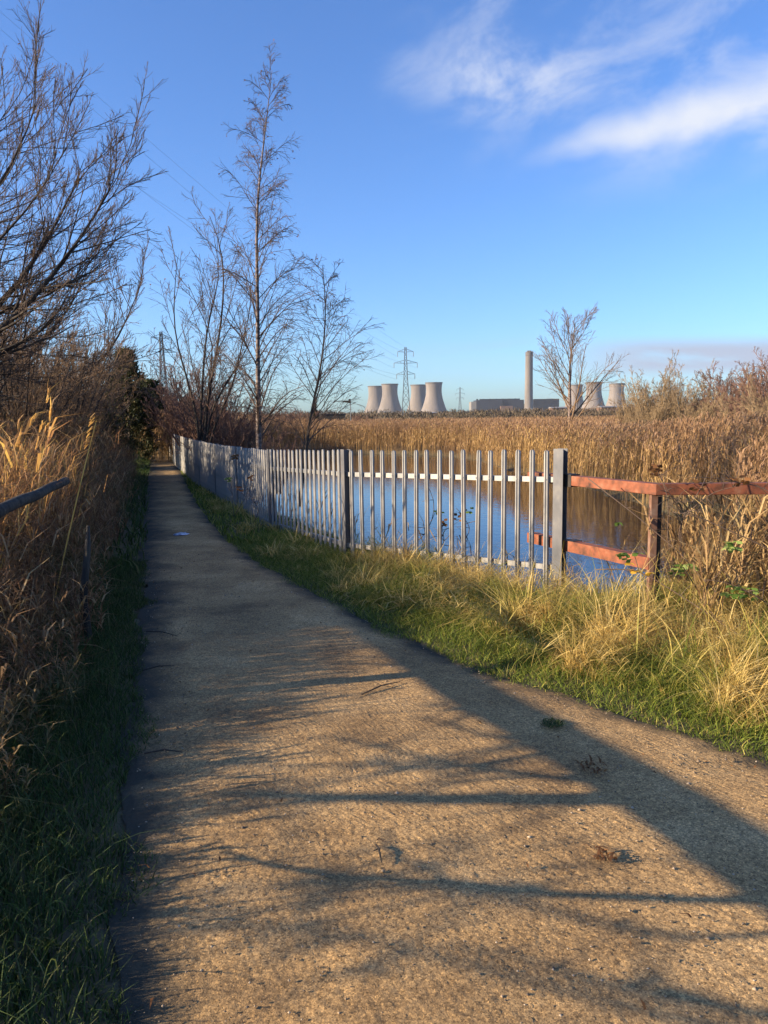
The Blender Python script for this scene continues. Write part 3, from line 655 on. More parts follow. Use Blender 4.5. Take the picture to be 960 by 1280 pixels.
# many-stemmed tree left of the birch
b2 = at(250, 556, 19.5); b2.z = 0
def pp(l, Y): return [b2] + [at(x, y, Y * 1.147 + .01 * i) for i, (x, y) in enumerate(l)]
limbs = [(pp([(246, 520), (240, 490), (222, 440), (215, 400), (219, 350), (222, 322)], 17), .04, .006),
         (pp([(250, 520), (253, 480), (255, 430), (262, 390), (280, 340), (268, 300)], 17.2), .045, .006),
         (pp([(258, 515), (268, 450), (278, 400), (281, 350), (279, 300), (262, 270)], 16.8), .05, .007),
         (pp([(262, 515), (285, 475), (305, 445), (320, 410), (322, 395)], 16.6), .035, .006),
         (pp([(254, 520), (262, 470), (270, 430), (250, 390), (235, 355)], 17.3), .03, .006),
         (pp([(268, 525), (290, 495), (300, 440), (318, 370), (310, 330)], 16.5), .035, .006)]
tree('alder_tree', b2, 'dark bare tree of several crooked stems behind the receding fence, left of the tall birch', 'tree', None, limbs,
     [G(n=12, t0=.25, t1=.98, ang=(15, 42), ln=(.2, .38), K=8, trop=.06, rr=.5, rmin=.008, lenfall=.5, jit=.1),
      G(n=9, t0=.2, t1=.98, ang=(20, 50), ln=(.25, .5), K=5, trop=.03, rr=.6, rmin=.005, jit=.13),
      G(n=4, t0=.2, t1=.98, ang=(20, 55), ln=(.3, .6), K=4, trop=0, rr=.7, rmin=.0035, jit=.15)],
     (M['bark'], M['twig']), 13, (.03, M['leaf_brown'], .05))
# tree standing in the reeds
b3 = at(712, 545, 38); b3.z = -.6
pts = [b3, at(713, 500, 38), at(712, 460, 38), at(715, 430, 38), at(719, 405, 38)]
tree('birch_tree', b3, 'bare spreading birch standing alone in the reed bed, in front of the power station', 'tree', None,
     [(pts, 0.12, 0.014)],
     [G(n=20, t0=.2, t1=.97, ang=(26, 50), ln=(.5, .72), K=8, trop=[0, .03, .03, .03, .02, .02, 0, 0], rr=.45, rmin=.016, lenfall=.62, jit=.07),
      G(n=11, t0=.15, t1=.98, ang=(20, 45), ln=(.25, .5), K=5, trop=.02, rr=.5, rmin=.010, jit=.1),
      G(n=6, t0=.2, t1=.98, ang=(20, 50), ln=(.3, .6), K=3, trop=0, rr=.7, rmin=.007, jit=.12)],
     (M['birch'], M['twig_brown']), 14)
# big willow leaning in from the left
def wl(l, Y): return [at(x, y, Y) for x, y in l]
b4 = Vector((-8.6, 12.5, 0.2))
limbs = [([b4, Vector((-8.3, 12.5, 1.4))] + wl([(-60, 425), (0, 385), (30, 352), (55, 300), (75, 262), (98, 240), (104, 215), (105, 200)], 12.5), .11, .004),
         ([b4, Vector((-8.2, 12.2, 1.2))] + wl([(-50, 455), (0, 412), (45, 378), (75, 335), (105, 285), (130, 250), (145, 228), (152, 212)], 12.0), .11, .004),
         ([b4, Vector((-8.5, 12.6, 2.2))] + wl([(-90, 330), (-40, 285), (5, 235), (25, 175), (40, 150), (50, 118)], 12.6), .10, .004),
         ([b4, Vector((-8.9, 12.8, 2.5))] + wl([(-150, 260), (-60, 220), (-10, 180), (6, 165), (12, 132)], 13.2), .09, .004),
         ([b4, Vector((-8.4, 12.3, 1.3))] + wl([(-60, 460), (20, 440), (75, 400), (100, 350), (105, 320)], 12.3), .05, .004),
         ([b4, Vector((-8.5, 12.3, 2.0))] + wl([(-60, 350), (0, 300), (45, 252), (74, 215), (82, 185)], 11.8), .07, .004)]
tree('willow_tree', b4, 'large bare willow at the upper left, its thick limbs leaning towards the path', 'tree', None, limbs,
     [G(n=34, t0=.25, t1=.99, ang=(18, 48), ln=(.15, .28), K=9, trop=.03, rr=.45, rmin=.0075, lenfall=.15, jit=.08),
      G(n=11, t0=.12, t1=.98, ang=(18, 45), ln=(.26, .48), K=7, trop=.05, rr=.5, rmin=.0042, jit=.1),
      G(n=7, t0=.15, t1=.98, ang=(15, 45), ln=(.3, .55), K=5, trop=.06, rr=.7, rmin=.003, jit=.12)],
     (M['bark'], M['twig']), 15, (.008, M['leaf_brown'], .04), trunk_levels=2)
# second, farther bare tree, its branch reaching over the path
b5 = Vector((-10.2, 21, 0.3))
limbs = [([b5, Vector((-9.6, 21, 2))] + wl([(60, 500), (100, 475), (140, 440), (160, 395), (178, 350)], 20.5), .09, .005),
         ([b5, Vector((-10, 21, 2.4))] + wl([(20, 450), (60, 420), (90, 380), (110, 340), (118, 300)], 21), .08, .005),
         ([b5, Vector((-10.2, 21.3, 2.6))] + wl([(0, 430), (10, 390), (30, 340), (40, 290)], 22), .08, .005)]
tree('willow_tree', b5, 'smaller bare tree farther along on the left, one branch curving up over the path', 'tree', None, limbs,
     [G(n=24, t0=.25, t1=.98, ang=(18, 48), ln=(.22, .42), K=8, trop=.05, rr=.45, rmin=.011, lenfall=.45, jit=.08),
      G(n=10, t0=.15, t1=.98, ang=(18, 45), ln=(.26, .48), K=6, trop=.05, rr=.55, rmin=.007, jit=.1),
      G(n=6, t0=.15, t1=.98, ang=(15, 45), ln=(.3, .55), K=4, trop=.04, rr=.7, rmin=.0042, jit=.12)],
     (M['bark'], M['twig']), 16)

# ---- shrubs: prototypes copied along the left side and on the marsh
def shrub(name, seed, H, nst, spread, mats, rmin, group=None, lv3=5, lean=25):
    rg = np.random.default_rng(seed); limbs = []
    for i in range(nst):
        a = rg.uniform(0, 6.28); s = rg.uniform(.2, 1) * spread; hh = H * rg.uniform(.6, 1); d = np.array([math.cos(a), math.sin(a)])
        limbs.append(([(d[0] * .15, d[1] * .15, -0.1), (d[0] * s * .35, d[1] * s * .35, hh * .4), (d[0] * s, d[1] * s, hh)], rmin * 3.2, rmin * 1.1))
    return tree(name, (0, 0, 0), 'bare shrub', 'shrub', group, limbs,
         [G(n=9, t0=.12, t1=.98, ang=(18, lean + 25), ln=(.25, .45), K=6, trop=.04, rr=.55, rmin=rmin, lenfall=.4, jit=.12),
          G(n=6, t0=.15, t1=.98, ang=(20, 50), ln=(.28, .5), K=5, trop=.02, rr=.6, rmin=rmin * .75, jit=.15),
          G(n=lv3, t0=.2, t1=.98, ang=(20, 55), ln=(.3, .6), K=3, trop=0, rr=.7, rmin=rmin * .6, jit=.17)],
         mats, seed)
def place(proto, first, loc, s, rz, label, group):
    o = proto if first else copy_tree(proto)
    o.location = loc; o.scale = (s[0], s[0], s[1]) if hasattr(s, '__len__') else (s, s, s); o.rotation_euler.z = rz
    tag(o, label, None, group); return o
ordn = ['first', 'second', 'third', 'fourth', 'fifth', 'sixth', 'seventh', 'eighth', 'ninth', 'tenth', 'eleventh', 'twelfth', 'thirteenth', 'fourteenth', 'fifteenth', 'sixteenth', 'seventeenth', 'eighteenth', 'nineteenth', 'twentieth']
protoA = shrub('bare_shrub', 101, 3.0, 22, 1.5, (M['bark'], M['twig_brown']), .006, lv3=5)
protoB = shrub('bare_shrub', 102, 3.0, 20, 1.8, (M['bark'], M['twig_brown']), .006, lv3=5)
usedA = usedB = False
GL = 'bare shrubs crowding the left side of the path'
hedge = [(-6.6, 10.2, .85), (-8.6, 9.6, .95), (-7.2, 12.2, 1.0), (-9.4, 13.5, 1.15), (-7.0, 14.6, 1.05), (-8.2, 16.6, 1.2), (-7.9, 18.8, 1.2), (-10.3, 18.5, 1.4), (-9.0, 21.6, 1.3), (-9.9, 24.6, 1.35), (-12.4, 24.5, 1.6), (-11.2, 28.0, 1.4), (-12.6, 32.5, 1.45), (-14.2, 37.5, 1.5), (-16.2, 43.5, 1.5)]
for i, (x, y, s) in enumerate(hedge):
    useA = i % 2 == 0
    place(protoA if useA else protoB, (not usedA) if useA else (not usedB), (x, y, 0), (s * 1.02, s * 1.02), i * 2.1, f'{ordn[i]} dense bare brown shrub, counting away from the viewer along the left of the path', GL)
    if useA: usedA = True
    else: usedB = True
# reddish scrub behind the receding part of the fence
protoC = shrub('bare_shrub', 103, 2.6, 24, 1.2, (M['twig_pink'], M['twig_pink']), .007)
GF = 'reddish scrub behind the receding fence'
for i, (px, Yd, s) in enumerate([(345, 17.5, .55), (300, 19.5, .95), (272, 21, 1.15), (245, 25, 1.3), (228, 30, 1.45), (214, 38, 1.4), (208, 52, 1.6)]):
    q = at(px, 560, Yd); place(protoC, i == 0, (q.x, q.y, 0), s, i * 1.7, f'{ordn[i]} reddish bare bush behind the palisade fence, counting leftwards from the leaning birch', GF)
# pale sunlit bushes on the marsh, right
protoD = shrub('bare_shrub', 104, 3.4, 22, 1.3, (M['twig_pale'], M['twig_pale']), .0085, lv3=8, lean=5)
protoE = shrub('bare_shrub', 105, 3.0, 20, 1.7, (M['twig_pink'], M['twig_pink']), .0085, lv3=8, lean=10)
GM = 'sunlit willow bushes on the marsh'
mb = [(822, 455, 34, 0, 'tall upright pale bush just right of the right-hand cooling towers'), (852, 462, 36, 0, 'slim pale bush second from the right-hand cooling towers'),
      (890, 472, 40, 1, 'reddish bush in the middle of the marsh bushes on the right'), (915, 458, 36, 1, 'reddish bush left of the bush at the right edge of the view'), (950, 452, 30, 1, 'broad reddish bush at the right edge of the view'),
      (985, 440, 27, 1, 'reddish bush cut off by the right edge of the photo'), (790, 485, 44, 0, 'low pale bush next to the last cooling tower on the right'), (868, 488, 30, 0, 'low pale bush in front of the reddish marsh bushes'), (930, 490, 26, 0, 'low pale bush nearest to the viewer among the marsh bushes')]
ud = ue = False
mb += [(842, 480, 50, 1, 'dim reddish bush behind the two pale upright bushes on the marsh'), (902, 480, 33, 0, 'pale bush between the two reddish marsh bushes'), (968, 470, 22, 0, 'pale bush nearest the right edge, in front of the broad reddish one'), (806, 492, 32, 0, 'lowest pale bush, at the left end of the marsh bushes')]
for i, (px, ytop, Yd, k, lb) in enumerate(mb):
    q = at(px, ytop, Yd); s = (q.z + .6) / (3.6 if k == 0 else 3.2)
    if k == 0: place(protoD, not ud, (q.x, Yd, -.6), (s * .9, s), i * 1.3, lb, GM); ud = True
    else: place(protoE, not ue, (q.x, Yd, -.6), s, i * 1.3, lb, GM); ue = True
protoF = None
# scrub just beyond the reeds, left of the towers
GS = 'low scrub beyond the reeds left of the cooling towers'
for i, (px, ytop, Yd) in enumerate([(350, 514, 70), (372, 511, 75), (338, 508, 60), (455, 517, 90)]):
    q = at(px, ytop, Yd); s = (q.z + .6) / 3.2
    o = place(protoE, False, (q.x, Yd, -.6), (s * 1.5, s), i * 2.3, ['low brown scrub bush beyond the reeds right of the tall birch trunk', 'low brown scrub bush beyond the reeds behind the leaning birch', 'low brown scrub bush beyond the reeds just left of the others, behind the tall birch', 'low brown scrub bush beyond the reeds beneath the leftmost cooling tower'][i], GS)

# evergreens by the left of the path
def evergreen(name, loc, H, Rd, label, seed, n=15000, conic=True, size=.06):
    rg = np.random.default_rng(seed); root = empty(name, loc, label, 'tree')
    w = MB(); w.tube([(0, 0, -.1), (0.05, 0, H * .5), (0, .05, H * .92)], [.12, .08, .02], 8); w.build('trunk', M['bark'], root, True)
    ncl = 150; t = rg.random(ncl) ** .8; z = H * (.06 + .9 * t); prof = Rd * (np.interp(t, [0, .15, .5, 1], [.85, 1, .75, .1]) if conic else np.interp(t, [0, .3, .7, 1], [.8, 1, .85, .3]))
    a = rg.uniform(0, 6.28, ncl); r = prof * np.sqrt(rg.uniform(.15, 1, ncl)); C = np.stack([r * np.cos(a), r * np.sin(a), z], -1); cs = rg.uniform(.25, .5, ncl) * Rd * .5
    j = rg.integers(0, ncl, n); off = rg.normal(0, .45, (n, 3)) * cs[j][:, None]; B = C[j] + off; B[:, 2] = np.maximum(B[:, 2], .1)
    S = Strands(); S.add(B, rg.uniform(size, size * 2, n), size * .35, np.arctan2(B[:, 1], B[:, 0]) + rg.normal(0, .8, n), rg.uniform(.3, 1.4, n), K=2, droop=rg.uniform(0, .8, n))
    S.build('foliage', M['ivy'], root); return root
q = at(166, 435, 30); evergreen('evergreen_tree', (q.x - .3, 30, 0), q.z, 1.25, 'dark evergreen tree rising above the bare shrubs at the left of the path', 201, size=.08)
q = at(183, 475, 36); evergreen('evergreen_tree', (q.x + .1, 36, 0), q.z, 1.0, 'lower dark evergreen where the path narrows away, behind the taller one', 202, size=.09, conic=False)
q = at(150, 520, 26); evergreen('ivy_bush', (q.x - .6, 26, 0), 1.9, .9, 'low dark ivy bush beside the path in front of the tall evergreen', 203, 6000, False, .07)
q = at(190, 520, 60); evergreen('holly_bush', (q.x, 60, 0), 3.0, 1.6, 'dark rounded bush at the far end of the path', 204, 9000, False, .12)
q = at(100, 560, 15); evergreen('ivy_bush', (q.x - .9, 15.5, 0), 1.6, 1.0, 'dark ivy bush low among the nearest bare shrubs on the left', 205, 6000, False, .05)

# end of the path: pale reed clump and far brush closing the view
S = Strands(); x, y = scatter(-36, -14, 66, 135, 1.6, lambda x, y: (x > edgeR(y) + .3) & (x < edgeR(y) + 7)); reeds(S, x, y, height(x, y), 1.6, 3.2, .2, w=.03, lw=.05, pw=3)
x, y = scatter(-46, -36, 136, 150, 3, lambda x, y: x < 1e9); reeds(S, x, y, height(x, y), 2.2, 4.2, .2, w=.05, lw=.09, pw=3)
tag(S.build('far_path_reeds', M['reed']), kind='stuff')

# leaning willow outside the frame on the left: it throws the long forked shadow over the path
ct = 1 / math.tan(R(SUN_EL)); hx, hy = math.sin(R(SUN_AZ)) * ct, math.cos(R(SUN_AZ)) * ct
def from_shadow(px, py, h):
    g = gnd(px, py); return Vector((g.x - hx * h, g.y - hy * h, h))
def back(X, Y, h): return Vector((X - hx * h, Y - hy * h, h))
trunkpts = [Vector((-2.6, -3.4, 0.0)), back(2.9, -.6, 1.35), back(2.2, 1.0, 1.2), from_shadow(1050, 1160, 1.15), from_shadow(940, 1075, 1.15), from_shadow(830, 985, 1.2), from_shadow(700, 905, 1.3), from_shadow(560, 835, 1.4), from_shadow(450, 770, 1.55), from_shadow(380, 740, 1.8)]
fork = [from_shadow(800, 1000, 1.22), from_shadow(700, 1001, 1.3), from_shadow(520, 1000, 1.5), from_shadow(300, 994, 1.9)]
fork2 = [from_shadow(760, 930, 1.3), from_shadow(600, 965, 1.5), from_shadow(450, 960, 1.9)]
fork3 = [from_shadow(1050, 1160, 1.15), from_shadow(900, 1190, 1.2), from_shadow(600, 1110, 1.4), from_shadow(350, 1080, 1.9)]
fork4 = [from_shadow(1150, 1330, 1.25), from_shadow(850, 1270, 1.3), from_shadow(480, 1170, 1.5), from_shadow(250, 1150, 1.9)]
fork5 = [from_shadow(620, 860, 1.35), from_shadow(500, 850, 1.5), from_shadow(330, 842, 1.8)]
tree('willow_tree', trunkpts[0], 'leaning bare willow just outside the view at the near left, shading the path', 'tree', None,
     [(trunkpts, .085, .05), (fork, .045, .025), (fork2, .02, .008), (fork3, .012, .006), (fork4, .014, .006)],
     [G(n=15, t0=.42, t1=.98, ang=(20, 55), ln=(.05, .12), K=7, trop=.03, rr=.3, rmin=.007, lenfall=.3, jit=.1),
      G(n=5, t0=.2, t1=.98, ang=(20, 50), ln=(.3, .5), K=5, trop=.03, rr=.6, rmin=.006, jit=.12)],
     (M['bark'], M['twig']), 17)
# two shrubs also outside the frame that dapple the near path
for i, (x, y, s) in enumerate([(-8.5, 0.2, .75), (-6.6, 2.6, .55), (-11.0, 1.6, .95)]):
    place(protoB, False, (x, y, 0), s, 1 + i, ['bare shrub outside the view at the near left, beside the leaning willow', 'small bare shrub outside the view at the near left, closest to the path', 'bare shrub outside the view at the left, farthest from the path'][i], GL)

# ------------------------------------------------------------------ palisade fence
root = empty('palisade_fence', fence_pts[0], 'weathered grey steel palisade fence running along the right of the path and into the distance', 'fence')
F0 = fence_pts[0]
# posts every 2.75 m along the line, the first two bays as measured
cum = [0.0]
for a, b_ in zip(fence_pts[:-1], fence_pts[1:]): cum.append(cum[-1] + (b_ - a).length)
def along(s):
    s = min(max(s, 0), cum[-1] - 1e-4)
    for i in range(len(cum) - 1):
        if s <= cum[i + 1]:
            t = (s - cum[i]) / (cum[i + 1] - cum[i]); a, b_ = fence_pts[i], fence_pts[i + 1]
            return a.lerp(b_, t), (b_ - a).normalized()
bay = cum[1]; nb = int((cum[-1] - cum[1]) / 2.8); posts_s = [0.0, cum[1], cum[2]] + [cum[2] + 2.8 * k for k in range(1, nb)]
posts_s = [s for s in posts_s if s < cum[-1]]
def post_mesh(name, H, rz, loc):
    w = MB()   # I section post
    w.box((0, -.042, H / 2 - .15), (.10, .007, H + .3), 0); w.box((0, .042, H / 2 - .15), (.10, .007, H + .3), 0); w.box((0, 0, H / 2 - .152), (.006, .076, H + .295), 0)
    o = w.build(name, M['galv_post'], root); o.location = loc; o.rotation_euler.z = rz; return o
PROF = [(-.027, .004), (-.027, -.004), (-.019, -.015), (-.010, -.017), (0, -.005), (.010, -.017), (.019, -.015), (.027, -.004), (.027, .004), (.018, -.006), (.010, -.008), (0, .002), (-.010, -.008), (-.018, -.006)]
def pale_geo(H, rg):
    n = len(PROF); vs = []; zs = [-.18, H - .03, H - .008, H]; sc2 = [1, 1, .8, .35]
    for z, s in zip(zs, sc2): vs += [(x * s, y, z) for x, y in PROF]
    fs = [(i * n + k, i * n + (k + 1) % n, (i + 1) * n + (k + 1) % n, (i + 1) * n + k) for i in range(3) for k in range(n)]
    fs.append(tuple(3 * n + k for k in range(n))); return vs, fs
rgp = random.Random(3); cnt = 0; stuffmb = MB(); NP = 17
rail_top = []
pale_me = None
for bi in range(len(posts_s) - 1):
    sA, sB = posts_s[bi], posts_s[bi + 1]; A, tA = along(sA); B, tB = along(sB); t = (B - A).normalized(); rz = math.atan2(t.y, t.x) + math.pi
    nrm = Vector((-t.y, t.x, 0))
    if nrm.dot(Vector((0, 0, 0)) - A) < 0: nrm = -nrm          # towards the path
    hA, hB = fence_top(A.y), fence_top(B.y)
    A2, B2 = A - F0, B - F0
    for frac in (-0.28, -1.12):
        w = MB(); off = nrm * .0
        w.beam(A2 + Vector((0, 0, hA + frac)) + off + t * .004, B2 + Vector((0, 0, hB + frac)) + off - t * .004, .045, .05)
        w.build('rail', M['galv'], root)
    for k in range(NP):
        f = (k + .5 + .25 * 0) / NP; p_ = A2.lerp(B2, (k + .75) / (NP + .5)) + nrm * .036; top = hA + (hB - hA) * f + rgp.uniform(-.008, .008)
        tilt = rgp.gauss(0, .006)
        if cnt < 100:
            vs, fs = pale_geo(top, rgp); me = bpy.data.meshes.new('pale'); me.from_pydata(vs, [], fs); me.materials.append(M['galv'])
            o = bpy.data.objects.new('pale', me); COL.objects.link(o); o.parent = root; o.location = p_; o.rotation_euler = (0, tilt, rz)
        else:
            vs, fs = pale_geo(top, rgp); c_, s_ = math.cos(rz), math.sin(rz)
            stuffmb.add([(x * c_ - y * s_ + p_.x + tilt * z, x * s_ + y * c_ + p_.y, z) for x, y, z in vs], fs)
        cnt += 1
tag(stuffmb.build('pale', M['galv'], root), kind='stuff')
for i, s in enumerate(posts_s):
    A, t = along(s + .001); o = post_mesh('post', fence_top(A.y) + .01, math.atan2(t.y, t.x) + math.pi, A - F0)
# small bolts where the pales meet the rail in the near bay
A, t = along(0); B, _ = along(bay); t = (B - A).normalized(); nrm = Vector((t.y, -t.x, 0)); nrm = nrm if nrm.dot(-A) > 0 else -nrm
for k in range(NP):
    p_ = (A - F0).lerp(B - F0, (k + .75) / (NP + .5)) + nrm * .05; h_ = fence_top(A.y) + (fence_top(B.y) - fence_top(A.y)) * (k + .75) / (NP + .5) - .28
    w = MB(); w.tube([p_ + Vector((0, 0, h_)) - nrm * .014, p_ + Vector((0, 0, h_)) + nrm * .004], .008, 8); w.build('bolt', M['galv_post'], root)

# ------------------------------------------------------------------ red rail
c0 = at(664, 600, 7.62); c1_ = at(822, 611.5, 6.15); c2 = at(1230, 612, 6.0)
zr = 1.08
P0, P1, P2 = Vector((c0.x, c0.y, zr)), Vector((c1_.x, c1_.y, zr)), Vector((c2.x, c2.y, zr))
root = empty('guard_rail', (P1.x, P1.y, 0), 'rusty red painted steel guard rail with a bend, right of the palisade fence', 'railing')
L0 = Vector((P1.x, P1.y, 0))
dA = (P1 - P0).normalized(); dB = (P2 - P1).normalized(); nA = Vector((-dA.y, dA.x, 0)); nB = Vector((-dB.y, dB.x, 0)); nm = (nA + nB).normalized(); mk = .05 / nm.dot(nA)
def mitred(z, h, P0, P1, P2, name):
    w = MB(); vs = []
    for P, n_, k in ((P0, nA, .05), (P1, nm, mk), (P2, nB, .05)):
        for s, zz in ((-1, -h / 2), (1, -h / 2), (1, h / 2), (-1, h / 2)): q = Vector((P.x, P.y, z + zz)) - L0 + n_ * (s * k); vs.append(q)
    fs = [(i * 4 + k, i * 4 + (k + 1) % 4, (i + 1) * 4 + (k + 1) % 4, (i + 1) * 4 + k) for i in (0, 1) for k in range(4)] + [(3, 2, 1, 0), (8, 9, 10, 11)]
    w.add(vs, fs); o = w.build(name, M['orange'], root)
    bv = o.modifiers.new('bevel', 'BEVEL'); bv.width = .006; bv.segments = 2; bv.limit_method = 'ANGLE'
    return o
mitred(zr, .092, P0, P1, P2, 'top_rail')
zl = .46
w = MB(); w.beam(P0 - L0 + Vector((0, 0, zl - zr)), P1 - L0 + Vector((0, 0, zl - zr)) - dA * .03, .09, .10); w.build('lower_rail', M['orange'], root)
def chan(loc, name='post'):
    w = MB(); w.box((-.02, 0, -.35 + (zr - .05) / 2), (.052, .06, zr - .05 + .7)); o = w.build(name, M['orange_post'], root); o.location = loc - L0
    w = MB(); w.box((.025, .006, -.35 + (zr - .05) / 2 - .001), (.036, .05, zr - .05 + .698)); o2 = w.build('shaded_post_web', M['dark_steel'], o); return o  # web recess right of the lit face, its shade put into the dark colour
chan(Vector((P1.x, P1.y + .03, 0))); chan(Vector((P2.x - .2, P2.y, 0)))
w = MB(); q = P0.lerp(P1, .36); w.box((q.x - L0.x, q.y - L0.y, zr), (.13, .108, .116), math.atan2(dA.y, dA.x)); w.build('post_shadow_band', M['dark_steel'], root)  # dark sleeve standing in for the fence post's shadow on the top rail
w = MB(); w.box((q.x - L0.x + .04, q.y - L0.y - .035, zl), (.08, .106, .108), math.atan2(dA.y, dA.x)); w.build('post_shadow_band', M['dark_steel'], root)  # same painted post shadow, on the lower rail

# ------------------------------------------------------------------ old wooden rail, left
a = at(-40, 655, 4.1); b_ = at(82, 602, 6.2); root = empty('wooden_rail_fence', (b_.x, b_.y, 0), 'old grey round timber rail fence sinking into the reeds at the left edge', 'fence')
L0 = Vector((b_.x, b_.y, 0)); w = MB(); rg = random.Random(5); pts = []; rad = []
for i in range(12):
    t = i / 11; p_ = a.lerp(b_, t) - L0; p_.z += rg.uniform(-.006, .006); p_.x += rg.uniform(-.006, .006); pts.append(p_); rad.append(.043 - .009 * t + rg.uniform(-.001, .001))
w.tube(pts, rad, 14); w.build('rail', M['old_wood'], root, True)
w = MB(); w.tube([(-0.36, -.62, -.2), (-0.35, -.62, .6), (-0.345, -.62, b_.z - .03)], [.038, .036, .034], 12); w.build('post', M['old_wood'], root, True)
w = MB(); e = a - L0; w.tube([(e.x - .05, e.y + .07, -.2), (e.x - .05, e.y + .07, 1.2)], [.06, .055], 12); w.build('post', M['old_wood'], root, True)
q = at(103, 658, 5.6); root = empty('wooden_stump_post', (q.x, q.y, 0), 'short rotten wooden post with lichen beside the path, below the timber rail', 'post')
w = MB(); w.tube([(0, 0, -.1), (-.03, 0, q.z * .4), (0.02, .02, q.z * .8), (.035, .02, q.z)], [.034, .03, .024, .012], 10); w.build('stake', M['old_wood'], root, True)

# ------------------------------------------------------------------ brambles
def bramble(name, label, stems, leafspots, seed, r=.0048):
    rg = random.Random(seed); b0 = stems[0][0]; root = empty(name, b0, label, 'bramble', 'arching bramble stems around the red rail'); L0 = Vector(b0)
    w = MB()
    for st in stems:
        P = resample(st, 12, np.random.default_rng(seed), .012); w.tube([Vector(p) - L0 for p in P], [r * (1 - .5 * i / 11) for i in range(12)], 5)
        for k in range(9):   # side twigs
            i = rg.randrange(3, 11); p_ = Vector(P[i]) - L0; d = Vector((rg.uniform(-1, 1), rg.uniform(-.4, .4), rg.uniform(-.3, 1))).normalized() * rg.uniform(.06, .18)
            w.tube([p_, p_ + d * .6 + Vector((0, 0, .01)), p_ + d], [r * .6, r * .5, r * .3], 4)
    w.build('stems', M['twig'], root, True)
    for pos, kind, n in leafspots:
        p_ = Vector(pos) - L0; S = Strands(); B = np.array([[p_.x + rg.uniform(-.05, .05), p_.y + rg.uniform(-.05, .05), p_.z + rg.uniform(-.04, .04)] for _ in range(n)])
        S.add(B, U_(.05, .085, n), .022, U_(0, 6.28, n), U_(.6, 1.2, n), K=4, droop=U_(.6, 1.1, n), tipw=.05, waz=U_(-.7, .7, n)); tag(S.build('leaf_cluster', M[kind], root), kind='stuff')
bramble('bramble', 'long bramble stem crossing below the red rail, with green and yellow leaves at its foot',
        [[at(735, 598, 6.37), at(790, 640, 6.11), at(850, 690, 5.84), at(900, 745, 5.31)], [at(745, 712, 5.58), at(800, 712, 5.49), at(860, 750, 5.31), at(935, 800, 4.96)]],
        [(at(783, 700, 5.49), 'leaf_green', 9), (at(803, 716, 5.49), 'leaf_yellow', 3), (at(788, 712, 5.49), 'leaf_yellow', 3), (at(773, 660, 6.02), 'leaf_green', 2)], 1)
bramble('bramble', 'twiggy dark bramble standing against the bend of the red rail',
        [[at(838, 690, 5.93), at(836, 640, 5.93), at(834, 618, 5.93), at(826, 590, 6.02)], [at(852, 690, 5.93), at(855, 640, 5.93), at(875, 615, 5.93), at(900, 560, 6.02)], [at(855, 640, 5.93), at(835, 615, 5.84), at(823, 590, 5.84)], [at(850, 690, 5.93), at(852, 650, 5.93), at(882, 620, 5.84), at(930, 605, 5.75)]],
        [(at(850, 715, 5.66), 'leaf_green', 10), (at(862, 708, 5.66), 'leaf_green', 6), (at(820, 590, 6.02), 'leaf_brown', 12), (at(872, 610, 5.93), 'leaf_brown', 6)], 2)
bramble('bramble', 'bramble sprawling at the right edge below the red rail with an orange leaf',
        [[at(990, 700, 5.31), at(930, 670, 5.40), at(880, 650, 5.49), at(840, 640, 5.58)], [at(1000, 640, 5.49), at(950, 605, 5.58), at(900, 600, 5.58), at(862, 597, 5.58)], [at(985, 770, 4.96), at(930, 735, 4.96), at(880, 725, 5.04)]],
        [(at(918, 685, 5.22), 'leaf_green', 10), (at(928, 736, 4.96), 'leaf_yellow', 2), (at(934, 745, 4.96), 'leaf_green', 8), (at(912, 742, 4.96), 'leaf_green', 7), (at(925, 602, 5.58), 'leaf_brown', 10)], 3)
bramble('bramble', 'bramble climbing the pales of the receding palisade fence, dark leaves in the fence shadow',
        [[Vector((-2.45, 12.3, .1)), at(290, 615, 13.2), at(285, 580, 13.4), at(296, 560, 13.3)], [Vector((-2.45, 12.3, .1)), at(302, 630, 12.4), at(318, 600, 12.6)], [Vector((-2.0, 11.5, .1)), at(325, 640, 11.5), at(310, 615, 12.2)]],
        [(at(293, 572, 13.1), 'leaf_brown', 16), (at(285, 600, 13.0), 'leaf_green', 8), (at(300, 612, 12.4), 'leaf_brown', 10), (at(312, 598, 12.4), 'leaf_brown', 8)], 4, .005)
bramble('bramble', 'thin weed stems showing between the near pales against the water',
        [[Vector((.2, 9.2, .0)), at(540, 660, 8.6), at(545, 620, 8.6), at(530, 600, 8.6)], [Vector((.8, 8.7, .0)), at(590, 660, 8.4), at(575, 640, 8.4)], [Vector((.6, 8.9, .0)), at(556, 680, 8.5), at(552, 655, 8.5)]],
        [(at(553, 655, 8.5), 'leaf_brown', 10), (at(585, 640, 8.4), 'leaf_green', 4), (at(548, 640, 8.5), 'leaf_green', 3), (at(572, 648, 8.4), 'leaf_brown', 5)], 5, .006)

